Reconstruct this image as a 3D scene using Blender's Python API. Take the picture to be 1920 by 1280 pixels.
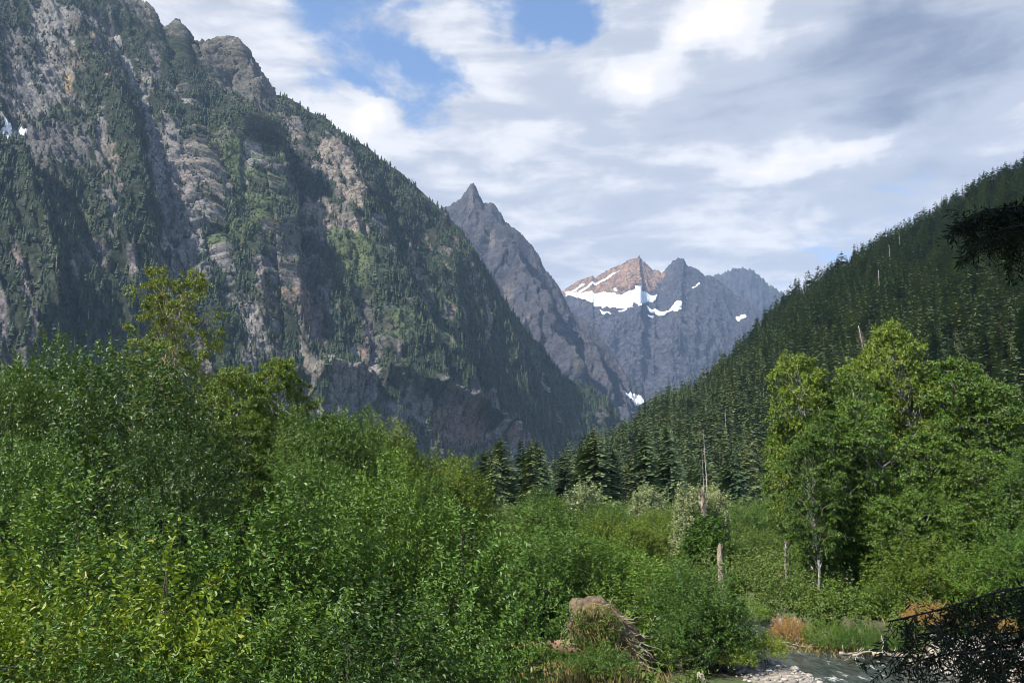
import bpy, math, random
import numpy as np
from mathutils import Vector

for o in list(bpy.data.objects):
    bpy.data.objects.remove(o)
S = bpy.context.scene
COL = S.collection

# ------------------------------------------------------------------ camera
F_PX, CAM_H, PITCH = 1450.0, 7.5, math.atan(275 / 1450.0)
cam_d = bpy.data.cameras.new('camera')
cam_d.sensor_width = 36.0
cam_d.lens = 36.0 * F_PX / 1920.0
cam_d.clip_start = 0.1
cam_d.clip_end = 60000.0
cam = bpy.data.objects.new('camera', cam_d)
COL.objects.link(cam)
cam.location = (0, 0, CAM_H)
cam.rotation_euler = (math.pi / 2 + PITCH, 0, 0)
S.camera = cam

# ------------------------------------------------------------------ light, exposure
SUN_AZ, SUN_EL = math.radians(-122), math.radians(46)      # azimuth clockwise from +Y (view direction)
sv = Vector((math.sin(SUN_AZ) * math.cos(SUN_EL), math.cos(SUN_AZ) * math.cos(SUN_EL), math.sin(SUN_EL)))
sun_d = bpy.data.lights.new('sun', 'SUN')
sun_d.energy = 5.0
sun_d.angle = math.radians(0.53)
sun_d.color = (1.0, 0.93, 0.82)
sun = bpy.data.objects.new('sun', sun_d)
COL.objects.link(sun)
sun.location = sv * 300
sun.rotation_euler = sv.to_track_quat('Z', 'Y').to_euler()

S.view_settings.view_transform = 'Standard'
S.view_settings.look = 'None'
S.view_settings.exposure = 0.82
S.view_settings.gamma = 1.0
S.view_settings.use_curve_mapping = False
S.render.engine = 'CYCLES'
S.cycles.max_bounces = 6
S.cycles.diffuse_bounces = 1
S.cycles.glossy_bounces = 2
S.cycles.transmission_bounces = 3
S.cycles.volume_bounces = 0
S.cycles.transparent_max_bounces = 4
S.cycles.use_denoising = True
S.cycles.filter_width = 1.0
S.cycles.caustics_reflective = False
S.cycles.caustics_refractive = False


# ------------------------------------------------------------------ node helpers
class NT:
    def __init__(s, tree):
        s.t = tree
        s.n = tree.nodes
        s.l = tree.links

    def node(s, typ, **kw):
        n = s.n.new(typ)
        for k, v in kw.items():
            setattr(n, k, v)
        return n

    def put(s, sock, v):
        if v is None:
            return
        if isinstance(v, bpy.types.NodeSocket):
            s.l.new(v, sock)
        else:
            if isinstance(v, (tuple, list)) and len(v) == 3 and sock.type == 'RGBA':
                v = (*v, 1.0)
            sock.default_value = v

    def m(s, op, a, b=None, c=None, clamp=False):
        n = s.node('ShaderNodeMath', operation=op, use_clamp=clamp)
        for i, v in enumerate((a, b, c)):
            s.put(n.inputs[i], v)
        return n.outputs[0]

    def vm(s, op, a, b=None, scale=None):
        n = s.node('ShaderNodeVectorMath', operation=op)
        s.put(n.inputs[0], a)
        if b is not None:
            s.put(n.inputs[1], b)
        if scale is not None:
            s.put(n.inputs['Scale'], scale)
        return n.outputs['Value'] if op in ('DOT_PRODUCT', 'LENGTH') else n.outputs[0]

    def mix(s, f, a, b):
        n = s.node('ShaderNodeMix', data_type='RGBA')
        s.put(n.inputs[0], f)
        s.put(n.inputs[6], a)
        s.put(n.inputs[7], b)
        return n.outputs[2]

    def ramp(s, v, lo, hi, a=0.0, b=1.0, smooth=True):
        n = s.node('ShaderNodeMapRange', interpolation_type='SMOOTHSTEP' if smooth else 'LINEAR')
        s.put(n.inputs[0], v)
        for i, k in enumerate((lo, hi, a, b)):
            s.put(n.inputs[1 + i], k)
        return n.outputs[0]

    def noise(s, vec, scale, detail=5.0, rough=0.55, dist=0.0, lac=2.0, out=0):
        n = s.node('ShaderNodeTexNoise')
        s.put(n.inputs['Vector'], vec)
        n.inputs['Scale'].default_value = scale
        n.inputs['Detail'].default_value = detail
        n.inputs['Roughness'].default_value = rough
        n.inputs['Lacunarity'].default_value = lac
        n.inputs['Distortion'].default_value = dist
        return n.outputs[out]

    def mapping(s, vec, scale=(1, 1, 1), rot=(0, 0, 0), loc=(0, 0, 0)):
        n = s.node('ShaderNodeMapping')
        s.put(n.inputs['Vector'], vec)
        n.inputs['Scale'].default_value = scale
        n.inputs['Rotation'].default_value = rot
        n.inputs['Location'].default_value = loc
        return n.outputs[0]

    def attr(s, name, typ='GEOMETRY', out='Fac'):
        n = s.node('ShaderNodeAttribute', attribute_type=typ, attribute_name=name)
        return n.outputs[out]


def new_mat(name):
    m = bpy.data.materials.new(name)
    m.use_nodes = True
    t = NT(m.node_tree)
    b = m.node_tree.nodes['Principled BSDF']
    return m, t, b


# ------------------------------------------------------------------ sky: clear sky with a broken layer of cloud
W = bpy.data.worlds.new('World')
S.world = W
W.use_nodes = True
wt = NT(W.node_tree)
wt.n.clear()
w_out = wt.node('ShaderNodeOutputWorld')
sky = wt.node('ShaderNodeTexSky', sky_type='NISHITA')
sky.sun_disc = False
sky.sun_elevation = SUN_EL
sky.sun_rotation = SUN_AZ
sky.altitude = 700
sky.air_density = 1.0
sky.dust_density = 0.2
sky.ozone_density = 3.0
tc = wt.node('ShaderNodeTexCoord')
dirv = tc.outputs['Generated']
sep = wt.node('ShaderNodeSeparateXYZ')
wt.l.new(dirv, sep.inputs[0])
dx, dy, dz = sep.outputs
az = wt.m('ARCTAN2', dx, dy)
el = wt.m('ARCSINE', dz)
up = wt.m('ADD', wt.m('MAXIMUM', dz, 0.0), 0.17)
qx, qy = wt.m('DIVIDE', dx, up), wt.m('DIVIDE', dy, up)
cmb = wt.node('ShaderNodeCombineXYZ')
wt.l.new(qx, cmb.inputs[0]); wt.l.new(qy, cmb.inputs[1])
q = cmb.outputs[0]
cmb2 = wt.node('ShaderNodeCombineXYZ')
wt.l.new(az, cmb2.inputs[0]); wt.l.new(el, cmb2.inputs[1])
ae = cmb2.outputs[0]


def azel(px, py):
    x, z = (px - 960) / F_PX, (640 - py) / F_PX
    v = Vector((x, math.cos(PITCH) - z * math.sin(PITCH), math.sin(PITCH) + z * math.cos(PITCH))).normalized()
    return math.atan2(v.x, v.y), math.asin(v.z)


warpn = wt.noise(ae, 7.0, 4.0, 0.6, out=1)
wv = wt.vm('SCALE', wt.vm('SUBTRACT', warpn, (0.5, 0.5, 0.5)), scale=0.11)
aew = wt.vm('ADD', ae, wv)
sep2 = wt.node('ShaderNodeSeparateXYZ')
wt.l.new(aew, sep2.inputs[0])
azw, elw = sep2.outputs[0], sep2.outputs[1]


def blob(px, py, rx, ry, amp, tilt=0.0):
    """a soft elliptical bank of cloud (or gap) in the sky, placed by azimuth and elevation, radii in degrees"""
    a0, e0 = azel(px, py)
    rx, ry, c, s_ = math.radians(rx), math.radians(ry), math.cos(math.radians(tilt)), math.sin(math.radians(tilt))
    u, v = wt.m('SUBTRACT', azw, a0), wt.m('SUBTRACT', elw, e0)
    uu = wt.m('ADD', wt.m('MULTIPLY', u, c / rx), wt.m('MULTIPLY', v, s_ / rx))
    vv = wt.m('ADD', wt.m('MULTIPLY', u, -s_ / ry), wt.m('MULTIPLY', v, c / ry))
    r2 = wt.m('ADD', wt.m('MULTIPLY', uu, uu), wt.m('MULTIPLY', vv, vv))
    g = wt.m('EXPONENT', wt.m('MULTIPLY', r2, -1.0))
    return wt.m('MULTIPLY', g, amp)


def total(*xs):
    r = xs[0]
    for x in xs[1:]:
        r = wt.m('ADD', r, x)
    return r


n_big = wt.noise(wt.mapping(q, (0.55, 1.0, 1.0), loc=(3.1, 1.7, 0)), 1.5, 7.0, 0.56, 0.25)
n_fine = wt.noise(wt.mapping(q, (1.0, 1.25, 1.0), loc=(0.4, 5.2, 2)), 4.2, 8.0, 0.6, 0.35)
n_str = wt.noise(wt.mapping(ae, (1.0, 4.2, 1.0), rot=(0, 0, math.radians(-6)), loc=(1.2, 0.4, 0)), 5.5, 7.0, 0.55, 0.35)
cover = total(wt.m('MULTIPLY', n_big, 0.9), wt.m('MULTIPLY', n_fine, 1.25), -0.55,
              blob(1010, 35, 5.0, 2.8, -0.52, -10), blob(1110, 45, 3.2, 2.2, -0.30, 0), blob(640, 60, 5.0, 2.0, -0.14, -25),
              blob(800, 105, 4.6, 1.4, -0.40, -20), blob(620, 205, 3.2, 0.9, -0.30, -15), blob(600, 130, 2.2, 0.8, -0.2, -15), blob(700, 160, 4.5, 0.8, -0.2, -30),
              blob(1620, 410, 6.0, 1.3, -0.17, 14), blob(1890, 290, 2.5, 2.0, -0.2, 20),
              blob(1250, 75, 6.5, 3.0, 0.45, 20), blob(1330, 30, 4.0, 2.5, 0.4, 0), blob(1680, 100, 15, 5.0, 0.8, 0), blob(1500, 220, 12, 3, 0.3, 0),
              blob(1150, 260, 16, 5.0, 0.45, 0), blob(420, 60, 8, 5, 0.25, 0), blob(1550, 300, 9, 1.6, 0.5, 10),
              blob(700, 216, 1.3, 0.9, 1.2, 0), blob(1100, 440, 14, 4.0, 0.35, 0))
mask = wt.ramp(cover, 0.27, 0.57)
shade = total(wt.m('MULTIPLY', n_str, 1.25), wt.m('MULTIPLY', n_fine, 0.85), -0.56,
              blob(1660, 85, 10, 3.4, -0.62, 0), blob(1780, 170, 9, 2.4, -0.34, 12), blob(1400, 205, 8, 2.0, -0.15, 8),
              blob(1270, 80, 5.6, 1.3, 0.42, 24), blob(1350, 20, 3.0, 1.8, 0.25, 10), blob(1540, 300, 8.0, 0.95, 0.46, 10), blob(1400, 322, 3.0, 0.8, 0.2, 3),
              blob(1180, 150, 2.6, 0.7, 0.3, -10), blob(900, 280, 6, 1.1, 0.22, 5), blob(1480, 440, 4.5, 0.9, 0.22, 0), blob(700, 213, 1.3, 0.8, 0.7, 0),
              blob(1180, 385, 12, 1.8, -0.02, 0), blob(1650, 360, 6, 1.4, -0.30, 8), blob(520, 60, 10, 5, 0.10, 0),
              blob(1000, 205, 10, 1.2, -0.10, 0))
c_grey = wt.mix(wt.ramp(shade, -0.45, 0.42), (0.150, 0.185, 0.265), (0.41, 0.435, 0.495))
c_white = wt.mix(wt.ramp(shade, 0.38, 0.72), c_grey, (0.67, 0.665, 0.675))
c_cloud = wt.mix(wt.ramp(shade, 0.72, 1.05), c_white, (0.80, 0.75, 0.68))
c_cloud = wt.vm('SCALE', c_cloud, scale=wt.ramp(dz, 0.70, 0.92, 0.86, 0.6))
bg_sky = wt.node('ShaderNodeBackground')
wt.l.new(sky.outputs[0], bg_sky.inputs[0])
bg_sky.inputs[1].default_value = 0.14
bg_cl = wt.node('ShaderNodeBackground')
wt.l.new(c_cloud, bg_cl.inputs[0])
bg_cl.inputs[1].default_value = 1.0
mixs = wt.node('ShaderNodeMixShader')
horizon_fade = wt.ramp(dz, -0.02, 0.05)
clear_behind = wt.ramp(dy, -0.25, 0.25, 0.15, 1.0)              # the sun stands in a clear part of the sky
wt.l.new(wt.m('MULTIPLY', wt.m('MULTIPLY', mask, 0.97), wt.m('MULTIPLY', horizon_fade, clear_behind)), mixs.inputs[0])
wt.l.new(bg_sky.outputs[0], mixs.inputs[1])
wt.l.new(bg_cl.outputs[0], mixs.inputs[2])
wt.l.new(mixs.outputs[0], w_out.inputs[0])
W.cycles.sampling_method = 'MANUAL'
W.cycles.sample_map_resolution = 512


# ------------------------------------------------------------------ geometry helpers
def at(px, py, Y):
    """world point at distance Y in front of the camera along the sight line of a picture point"""
    x, z = (px - 960) / F_PX, (640 - py) / F_PX
    d = np.array((x, math.cos(PITCH) - z * math.sin(PITCH), math.sin(PITCH) + z * math.cos(PITCH)))
    return np.array((0, 0, CAM_H)) + d * (Y / d[1])


def to_px(P):
    P = np.asarray(P, float) - np.array((0, 0, CAM_H))
    yc = P[..., 1] * math.cos(PITCH) + P[..., 2] * math.sin(PITCH)
    zc = -P[..., 1] * math.sin(PITCH) + P[..., 2] * math.cos(PITCH)
    yc = np.where(yc < 0.1, 0.1, yc)
    return 960 + F_PX * P[..., 0] / yc, 640 - F_PX * zc / yc


def _grad(ix, iy, iz, fx, fy, fz, seed):
    h = (ix.astype(np.uint32) * np.uint32(374761393) + iy.astype(np.uint32) * np.uint32(668265263)
         + iz.astype(np.uint32) * np.uint32(2147483647) + np.uint32((seed * 974711 + 13) & 0xffffffff))
    h = (h ^ (h >> np.uint32(13))) * np.uint32(1274126177)
    h = (h ^ (h >> np.uint32(15))) * np.uint32(2246822519)
    h ^= h >> np.uint32(14)
    gx = (h & np.uint32(1023)).astype(np.float32) / 511.5 - 1
    gy = ((h >> np.uint32(10)) & np.uint32(1023)).astype(np.float32) / 511.5 - 1
    gz = ((h >> np.uint32(20)) & np.uint32(1023)).astype(np.float32) / 511.5 - 1
    return gx * fx + gy * fy + gz * fz


def pnoise(x, y, z, seed=0):
    x, y, z = np.broadcast_arrays(np.asarray(x, np.float64), np.asarray(y, np.float64), np.asarray(z, np.float64))
    fx0, fy0, fz0 = np.floor(x), np.floor(y), np.floor(z)
    ix, iy, iz = fx0.astype(np.int64), fy0.astype(np.int64), fz0.astype(np.int64)
    fx, fy, fz = (x - fx0).astype(np.float32), (y - fy0).astype(np.float32), (z - fz0).astype(np.float32)
    u, v, w = fx ** 3 * (fx * (fx * 6 - 15) + 10), fy ** 3 * (fy * (fy * 6 - 15) + 10), fz ** 3 * (fz * (fz * 6 - 15) + 10)
    r = 0
    for i in (0, 1):
        for j in (0, 1):
            for k in (0, 1):
                g = _grad(ix + i, iy + j, iz + k, fx - i, fy - j, fz - k, seed)
                r = r + g * (u if i else 1 - u) * (v if j else 1 - v) * (w if k else 1 - w)
    return r


def fbm(x, y, z=0.0, octv=5, seed=0, gain=0.5, lac=2.03):
    a, f, r = 1.0, 1.0, 0
    for o in range(octv):
        r = r + a * pnoise(x * f, y * f, np.asarray(z) * f, seed + o * 17)
        a *= gain
        f *= lac
    return r


def ridged(x, y, z=0.0, octv=5, seed=0, gain=0.5, lac=2.05):
    a, f, r = 1.0, 1.0, 0
    for o in range(octv):
        n = 1 - np.abs(pnoise(x * f, y * f, np.asarray(z) * f, seed + o * 31)) * 1.8
        r = r + a * n
        a *= gain
        f *= lac
    return r - 1.2


def make_mesh(name, V, polys, smooth=False, attrs=None, mats=None, mat_idx=None):
    """polys: list of (n,k) index arrays"""
    me = bpy.data.meshes.new(name)
    V = np.ascontiguousarray(V, np.float32)
    me.vertices.add(len(V))
    me.vertices.foreach_set('co', V.ravel())
    polys = [np.asarray(p, np.int32) for p in polys if len(p)]
    loops = np.concatenate([p.ravel() for p in polys])
    sizes = np.concatenate([np.full(len(p), p.shape[1], np.int32) for p in polys])
    starts = np.concatenate(([0], np.cumsum(sizes)[:-1])).astype(np.int32)
    me.loops.add(len(loops))
    me.loops.foreach_set('vertex_index', loops)
    me.polygons.add(len(sizes))
    me.polygons.foreach_set('loop_start', starts)
    if smooth:
        me.polygons.foreach_set('use_smooth', np.ones(len(sizes), bool))
    else:
        me.polygons.foreach_set('use_smooth', np.zeros(len(sizes), bool))
    for m in mats or ():
        me.materials.append(m)
    if mat_idx is not None:
        me.polygons.foreach_set('material_index', np.asarray(mat_idx, np.int32))
    for k, a in (attrs or {}).items():
        at_ = me.attributes.new(k, 'FLOAT', 'POINT')
        at_.data.foreach_set('value', np.ascontiguousarray(a, np.float32).ravel())
    me.update(calc_edges=True)
    return me


def link(name, me, parent=None, loc=None):
    o = bpy.data.objects.new(name, me)
    COL.objects.link(o)
    if parent is not None:
        o.parent = parent
    if loc is not None:
        o.location = loc
    return o


def tag(o, label=None, cat=None, group=None, kind=None):
    if label: o['label'] = label
    if cat: o['category'] = cat
    if group: o['group'] = group
    if kind: o['kind'] = kind
    return o


class Geo:
    """collects vertices and faces"""
    def __init__(s):
        s.v, s.f, s.n = [], {3: [], 4: []}, 0

    def add(s, V, F):
        V = np.asarray(V, float)
        F = np.asarray(F, int)
        s.v.append(V)
        s.f[F.shape[1]].append(F + s.n)
        s.n += len(V)

    def tube(s, pts, rad, sides=6, cap=True):
        pts = np.asarray(pts, float)
        n = len(pts)
        rad = np.broadcast_to(np.asarray(rad, float), (n,))
        t = np.gradient(pts, axis=0)
        t /= np.linalg.norm(t, axis=1, keepdims=True) + 1e-9
        ref = np.array((0, 0, 1.0)) if abs(t[:, 2]).mean() < 0.8 else np.array((1.0, 0, 0))
        a = np.cross(t, ref); a /= np.linalg.norm(a, axis=1, keepdims=True) + 1e-9
        b = np.cross(t, a)
        th = np.arange(sides) * 2 * math.pi / sides
        ring = pts[:, None] + rad[:, None, None] * (np.cos(th)[None, :, None] * a[:, None] + np.sin(th)[None, :, None] * b[:, None])
        i, j = np.meshgrid(np.arange(n - 1), np.arange(sides), indexing='ij')
        j2 = (j + 1) % sides
        F = np.stack((i * sides + j, i * sides + j2, (i + 1) * sides + j2, (i + 1) * sides + j), -1).reshape(-1, 4)
        s.add(ring.reshape(-1, 3), F)
        if cap:
            for k, p in ((0, pts[0]), (n - 1, pts[-1])):
                base = s.n - n * sides + k * sides if k else s.n - n * sides
                s.v.append(p[None]); c = s.n; s.n += 1
                if k == 0:
                    base = c - n * sides
                    s.f[3].append(np.array([(c, base + (q_ + 1) % sides, base + q_) for q_ in range(sides)]))
                else:
                    base = c - 1 - sides
                    s.f[3].append(np.array([(c, base + q_, base + (q_ + 1) % sides) for q_ in range(sides)]))

    def mesh(s, name, mat, smooth=True, attrs=None):
        return make_mesh(name, np.concatenate(s.v), [np.concatenate(s.f[k]) for k in (3, 4) if s.f[k]], smooth, attrs, [mat])


def grid_faces(nu, nv):
    i, j = np.meshgrid(np.arange(nu - 1), np.arange(nv - 1), indexing='ij')
    a = i * nv + j
    return np.stack((a, a + 1, a + nv + 1, a + nv), -1).reshape(-1, 4)


def in_poly(x, y, poly):
    r = np.zeros(np.shape(x), bool)
    n = len(poly)
    for k in range(n):
        (x1, y1), (x2, y2) = poly[k], poly[(k + 1) % n]
        if y1 == y2:
            continue
        c = ((y1 > y) != (y2 > y)) & (x < (x2 - x1) * (y - y1) / (y2 - y1) + x1)
        r ^= c
    return r


def seg_dist(x, y, line):
    d = np.full(np.shape(x), 1e9)
    for (x1, y1), (x2, y2) in zip(line[:-1], line[1:]):
        dx_, dy_ = x2 - x1, y2 - y1
        t = np.clip(((x - x1) * dx_ + (y - y1) * dy_) / (dx_ * dx_ + dy_ * dy_ + 1e-12), 0, 1)
        d = np.minimum(d, np.hypot(x - x1 - t * dx_, y - y1 - t * dy_))
    return d


def unit(a):
    return a / (np.linalg.norm(a, axis=-1, keepdims=True) + 1e-9)


# ------------------------------------------------------------------ terrain materials
def rock_mat(name, base, brown, pale, dark, scale, stretch=(1, 1, 1), rot=(0, 0, 0), forest=(0.016, 0.026, 0.011), bump=1.0):
    m, t, b = new_mat(name)
    g = t.node('ShaderNodeNewGeometry').outputs['Position']
    p = t.mapping(g, tuple(scale * s for s in stretch), rot)
    n1 = t.noise(p, 1.0, 8, 0.62, 0.6)
    n2 = t.noise(p, 3.7, 8, 0.65, 0.3)
    n3 = t.noise(g, scale * 0.35, 5, 0.6)
    n4 = t.noise(t.mapping(g, (scale * 1.6, scale * 1.6, scale * 5.0), (0.35, -0.75, 0.2)), 1.0, 6, 0.6, 0.5)
    vo = t.node('ShaderNodeTexVoronoi', feature='DISTANCE_TO_EDGE')
    t.put(vo.inputs['Vector'], t.vm('ADD', t.mapping(g, (scale * 1.5, scale * 1.5, scale * 0.7), (0.3, -0.5, 0.4)), t.vm('SCALE', t.noise(p, 2.0, 5, 0.6, out=1), scale=0.9)))
    vo.inputs['Scale'].default_value = 1.0
    crack = t.ramp(vo.outputs['Distance'], 0.09, 0.0)
    n5 = t.noise(g, scale * 9, 4, 0.7)
    c = t.mix(t.ramp(n3, 0.40, 0.62), base, brown)
    c = t.mix(t.ramp(n2, 0.52, 0.72, 0, 0.8), c, pale)
    c = t.mix(t.ramp(n4, 0.55, 0.40, 0, 0.55), c, dark)
    c = t.mix(t.ramp(n1, 0.47, 0.34, 0, 0.8), c, dark)
    for nm, col in (('tan', (0.33, 0.275, 0.215)), ('rust', (0.29, 0.185, 0.13)), ('grey', (0.33, 0.315, 0.305)), ('cliff', (0.115, 0.112, 0.118)), ('yellow', (0.42, 0.31, 0.12)), ('ochre', (0.36, 0.215, 0.125))):
        a = t.m('MULTIPLY', t.attr(nm), t.m('MULTIPLY', t.ramp(n2, 0.34, 0.56, 0.45, 1.0), t.ramp(n1, 0.36, 0.52, 0.40, 1.0)))
        c = t.mix(a, c, col)
    c = t.mix(t.m('MULTIPLY', crack, 0.65), c, dark)
    c = t.mix(t.ramp(n5, 0.55, 0.40, 0, 0.45), c, dark)
    c = t.mix(t.ramp(n5, 0.56, 0.72, 0, 0.5), c, pale)
    c = t.mix(t.m('MULTIPLY', t.attr('meadow'), t.ramp(n2, 0.28, 0.5, 0.5, 1)), c, t.mix(n2, (0.045, 0.085, 0.020), (0.095, 0.13, 0.038)))
    c = t.mix(t.m('MULTIPLY', t.attr('wood'), t.ramp(n1, 0.3, 0.55, 0.72, 1)), c, t.mix(t.ramp(n2, 0.45, 0.7), forest, (0.026, 0.042, 0.015)))
    sn = t.ramp(t.m('ADD', t.attr('snow'), t.m('MULTIPLY', t.m('SUBTRACT', n2, 0.5), 0.5)), 0.38, 0.62)
    c = t.mix(sn, c, t.mix(t.ramp(n3, 0.35, 0.65), (0.62, 0.64, 0.68), (0.82, 0.83, 0.85)))
    t.put(b.inputs['Base Color'], c)
    b.inputs['Roughness'].default_value = 0.9
    b.inputs['Specular IOR Level'].default_value = 0.15
    bp = t.node('ShaderNodeBump')
    bp.inputs['Strength'].default_value = 0.7 * bump
    bp.inputs['Distance'].default_value = 0.22 / scale
    hgt = t.m('ADD', t.m('MULTIPLY', n1, 1.0), t.m('ADD', t.m('MULTIPLY', n2, 0.5), t.m('SUBTRACT', t.m('ADD', t.m('MULTIPLY', n4, 0.5), t.m('MULTIPLY', n5, 0.2)), t.m('MULTIPLY', crack, 0.25))))
    t.put(bp.inputs['Height'], t.m('MULTIPLY', hgt, t.m('SUBTRACT', 1.0, t.m('MULTIPLY', sn, 0.85))))
    t.put(b.inputs['Normal'], bp.outputs[0])
    return m


MASKS = ('ochre', 'tan', 'rust', 'grey', 'cliff', 'yellow', 'meadow', 'wood', 'snow')


def sample_line(pts, s):
    """pts (k,3), parameters (k,) -> positions at s"""
    pts, par = pts
    return np.stack([np.interp(s, par, pts[:, i]) for i in range(3)], -1)


class Mountain:
    """a slope lofted from a crest line down to a foot line, with its own (u, v) surface chart"""
    def __init__(s, crest, foot, nu, nv, bulge=0.0, seed=1, vexp=1.0):
        C = np.array([at(*c) for c in crest])
        cpx = np.array([c[0] for c in crest], float)
        par = np.concatenate(([0], np.cumsum(np.hypot(np.diff([c[0] for c in crest]), np.diff([c[1] for c in crest])))))
        s.par = par / par[-1]
        Fp = np.array([(at(px, 915, Y)[0], Y, Z) for (_, px, Y, Z) in foot])
        fpar = np.interp([f[0] for f in foot], cpx, s.par)
        u = np.linspace(0, 1, nu)
        v = np.linspace(0, 1, nv) ** vexp
        top = sample_line((C, s.par), u)
        bot = sample_line((Fp, fpar), u)
        k = np.ones(9) / 9
        for i in range(3):                                     # the foot runs smoothly
            e = np.pad(bot[:, i], 4, mode='edge')
            bot[:, i] = np.convolve(e, k, 'valid')
        s.U, s.V = np.meshgrid(u, v, indexing='ij')
        P = top[:, None] * (1 - v)[None, :, None] + bot[:, None] * v[None, :, None]
        s.au = np.concatenate(([0], np.cumsum(np.linalg.norm(np.diff(top, axis=0), axis=1))))[:, None] + 0 * s.V
        s.av = np.linalg.norm(top - bot, axis=1)[:, None] * s.V
        n = np.cross(np.gradient(P, axis=0), np.gradient(P, axis=1))
        n = unit(n)
        flip = np.sign((n * (np.array((0, 0, CAM_H)) - P)).sum(-1).mean())
        s.N = n * flip
        s.P0 = P + s.N * (bulge * np.sin(math.pi * s.V))[..., None]
        s.px, s.py = to_px(s.P0)
        s.P = s.P0.copy()
        s.masks = {k_: np.zeros_like(s.U) for k_ in MASKS}
        s.seed = seed
        s.qu = s.au + 70 * fbm(s.au / 260, s.av / 260, 1.1, 4, seed + 93)
        s.qv = s.av + 70 * fbm(s.au / 260, s.av / 260, 5.1, 4, seed + 94)
        s.wu = fbm(s.au / 90, s.av / 90, 0.3, 4, seed + 91)
        s.wv = fbm(s.au / 90, s.av / 90, 9.3, 4, seed + 92)
        s.fu = fbm(s.au / 28, s.av / 28, 2.3, 3, seed + 95)
        s.fv = fbm(s.au / 28, s.av / 28, 7.3, 3, seed + 96)

    def chart(s, pts):
        """surface chart coordinates of points named by where they were seen"""
        r = []
        for (x, y) in pts:
            d = (s.px - x) ** 2 + (s.py - y) ** 2
            i = np.unravel_index(np.argmin(d), d.shape)
            r.append((s.U[i], s.V[i]))
        return r

    def patch(s, mask, pts, amt=1.0, rough=0.015):
        poly = s.chart(pts)
        hit = np.zeros(s.U.shape)
        for k, r_ in enumerate((0.5, 1.0, 1.7, 2.4)):          # a ragged, feathered edge
            hit += 0.25 * in_poly(s.U + (s.wu + 0.5 * s.fu) * rough * r_, s.V + (s.wv + 0.5 * s.fv) * rough * 1.6 * r_, poly)
        s.masks[mask] = np.maximum(s.masks[mask], hit * amt)

    def streak(s, mask, pts, width, amt=1.0, rough=0.006):
        line = s.chart(pts)
        d = seg_dist(s.U + s.wu * rough, s.V + s.wv * rough, line)
        s.masks[mask] = np.maximum(s.masks[mask], amt * (d < width * (1 + 0.8 * s.wu)))

    def groove(s, pts, width, depth):
        line = s.chart(pts)
        d = seg_dist(s.U + s.wu * 0.010, s.V + s.wv * 0.010, line)
        return -depth * np.exp(-(d / width) ** 1.25)

    def displace(s, D, taper=0.06, keep=0.25, jag=0.0):
        t = np.clip(s.V / taper, 0, 1)
        t = t * t * (3 - 2 * t)
        s.P = s.P0 + s.N * (D * (keep + (1 - keep) * t))[..., None]
        s.P[..., 2] += jag * (ridged(s.au / 55, s.av / 60, 8.8, 4, s.seed + 7) + 0.45 * ridged(s.au / 21, s.av / 21, 1.8, 3, s.seed + 8) - 0.35) * np.exp(-s.V / 0.10)

    def build(s, name, mat, back=(1500, 0.5), smooth=True):
        nu, nv = s.U.shape
        rows = []
        for k in range(10, 0, -1):                             # the far side falls away behind the crest
            f = k / 10
            r = s.P[:, 0].copy()
            r[:, 1] += back[0] * f
            r[:, 2] = r[:, 2] * (1 - back[1] * f) + 60 * fbm(s.au[:, 0] / 400, f * 3, 5.0, 4, s.seed) * min(1, f * 3)
            rows.append(r)
        B = np.stack(rows, 1)
        G = np.concatenate((B, s.P), 1)
        at_ = {k: np.concatenate((np.repeat(m[:, :1], 10, 1), m), 1).ravel() for k, m in s.masks.items()}
        me = make_mesh(name, G.reshape(-1, 3), [grid_faces(nu, nv + 10)], smooth, at_, [mat])
        s.ob = tag(link(name, me), kind='structure')
        return s.ob

    def scatter(s, rng, n, dens):
        """n area-uniform candidates thinned by the density field; returns points"""
        P = s.P
        a = np.linalg.norm(np.cross(P[1:, :-1] - P[:-1, :-1], P[:-1, 1:] - P[:-1, :-1]), axis=-1)
        w = a * dens[:-1, :-1]
        c = np.cumsum(w.ravel())
        idx = np.searchsorted(c, rng.random(n) * c[-1])
        i, j = np.unravel_index(np.minimum(idx, a.size - 1), a.shape)
        fu, fv = rng.random(n)[:, None], rng.random(n)[:, None]
        pts = (P[i, j] * (1 - fu) * (1 - fv) + P[i + 1, j] * fu * (1 - fv) + P[i, j + 1] * (1 - fu) * fv + P[i + 1, j + 1] * fu * fv)
        return pts, i, j


# ------------------------------------------------------------------ mountain on the left
crestA = [(-900, -560, 2900), (-500, -380, 2950), (-200, -230, 2950), (0, -130, 2950), (150, -60, 2950), (240, -18, 2950), (268, 0, 2950), (285, 14, 2960), (300, 46, 2960),
          (306, 50, 2960), (318, 45, 2960), (330, 38, 2960), (337, 41, 2960), (346, 66, 2960), (349, 86, 2960), (352, 70, 2960), (372, 79, 2960), (385, 74, 2960), (405, 71, 2960), (430, 71, 2960),
          (447, 71, 2960), (452, 84, 2960), (462, 105, 2960), (474, 108, 2960), (484, 126, 2960), (497, 148, 2970), (508, 176, 2970), (545, 188, 2970), (575, 212, 2980),
          (620, 244, 2990), (642, 258, 3000), (664, 264, 3000), (700, 295, 3020), (750, 322, 3050), (790, 360, 3080), (830, 398, 3110), (880, 462, 3150),
          (920, 522, 3190), (945, 562, 3220), (980, 612, 3260), (1010, 652, 3300), (1050, 702, 3350), (1100, 727, 3420), (1140, 757, 3480), (1165, 785, 3520), (1230, 835, 3600), (1300, 880, 3700)]
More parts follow.
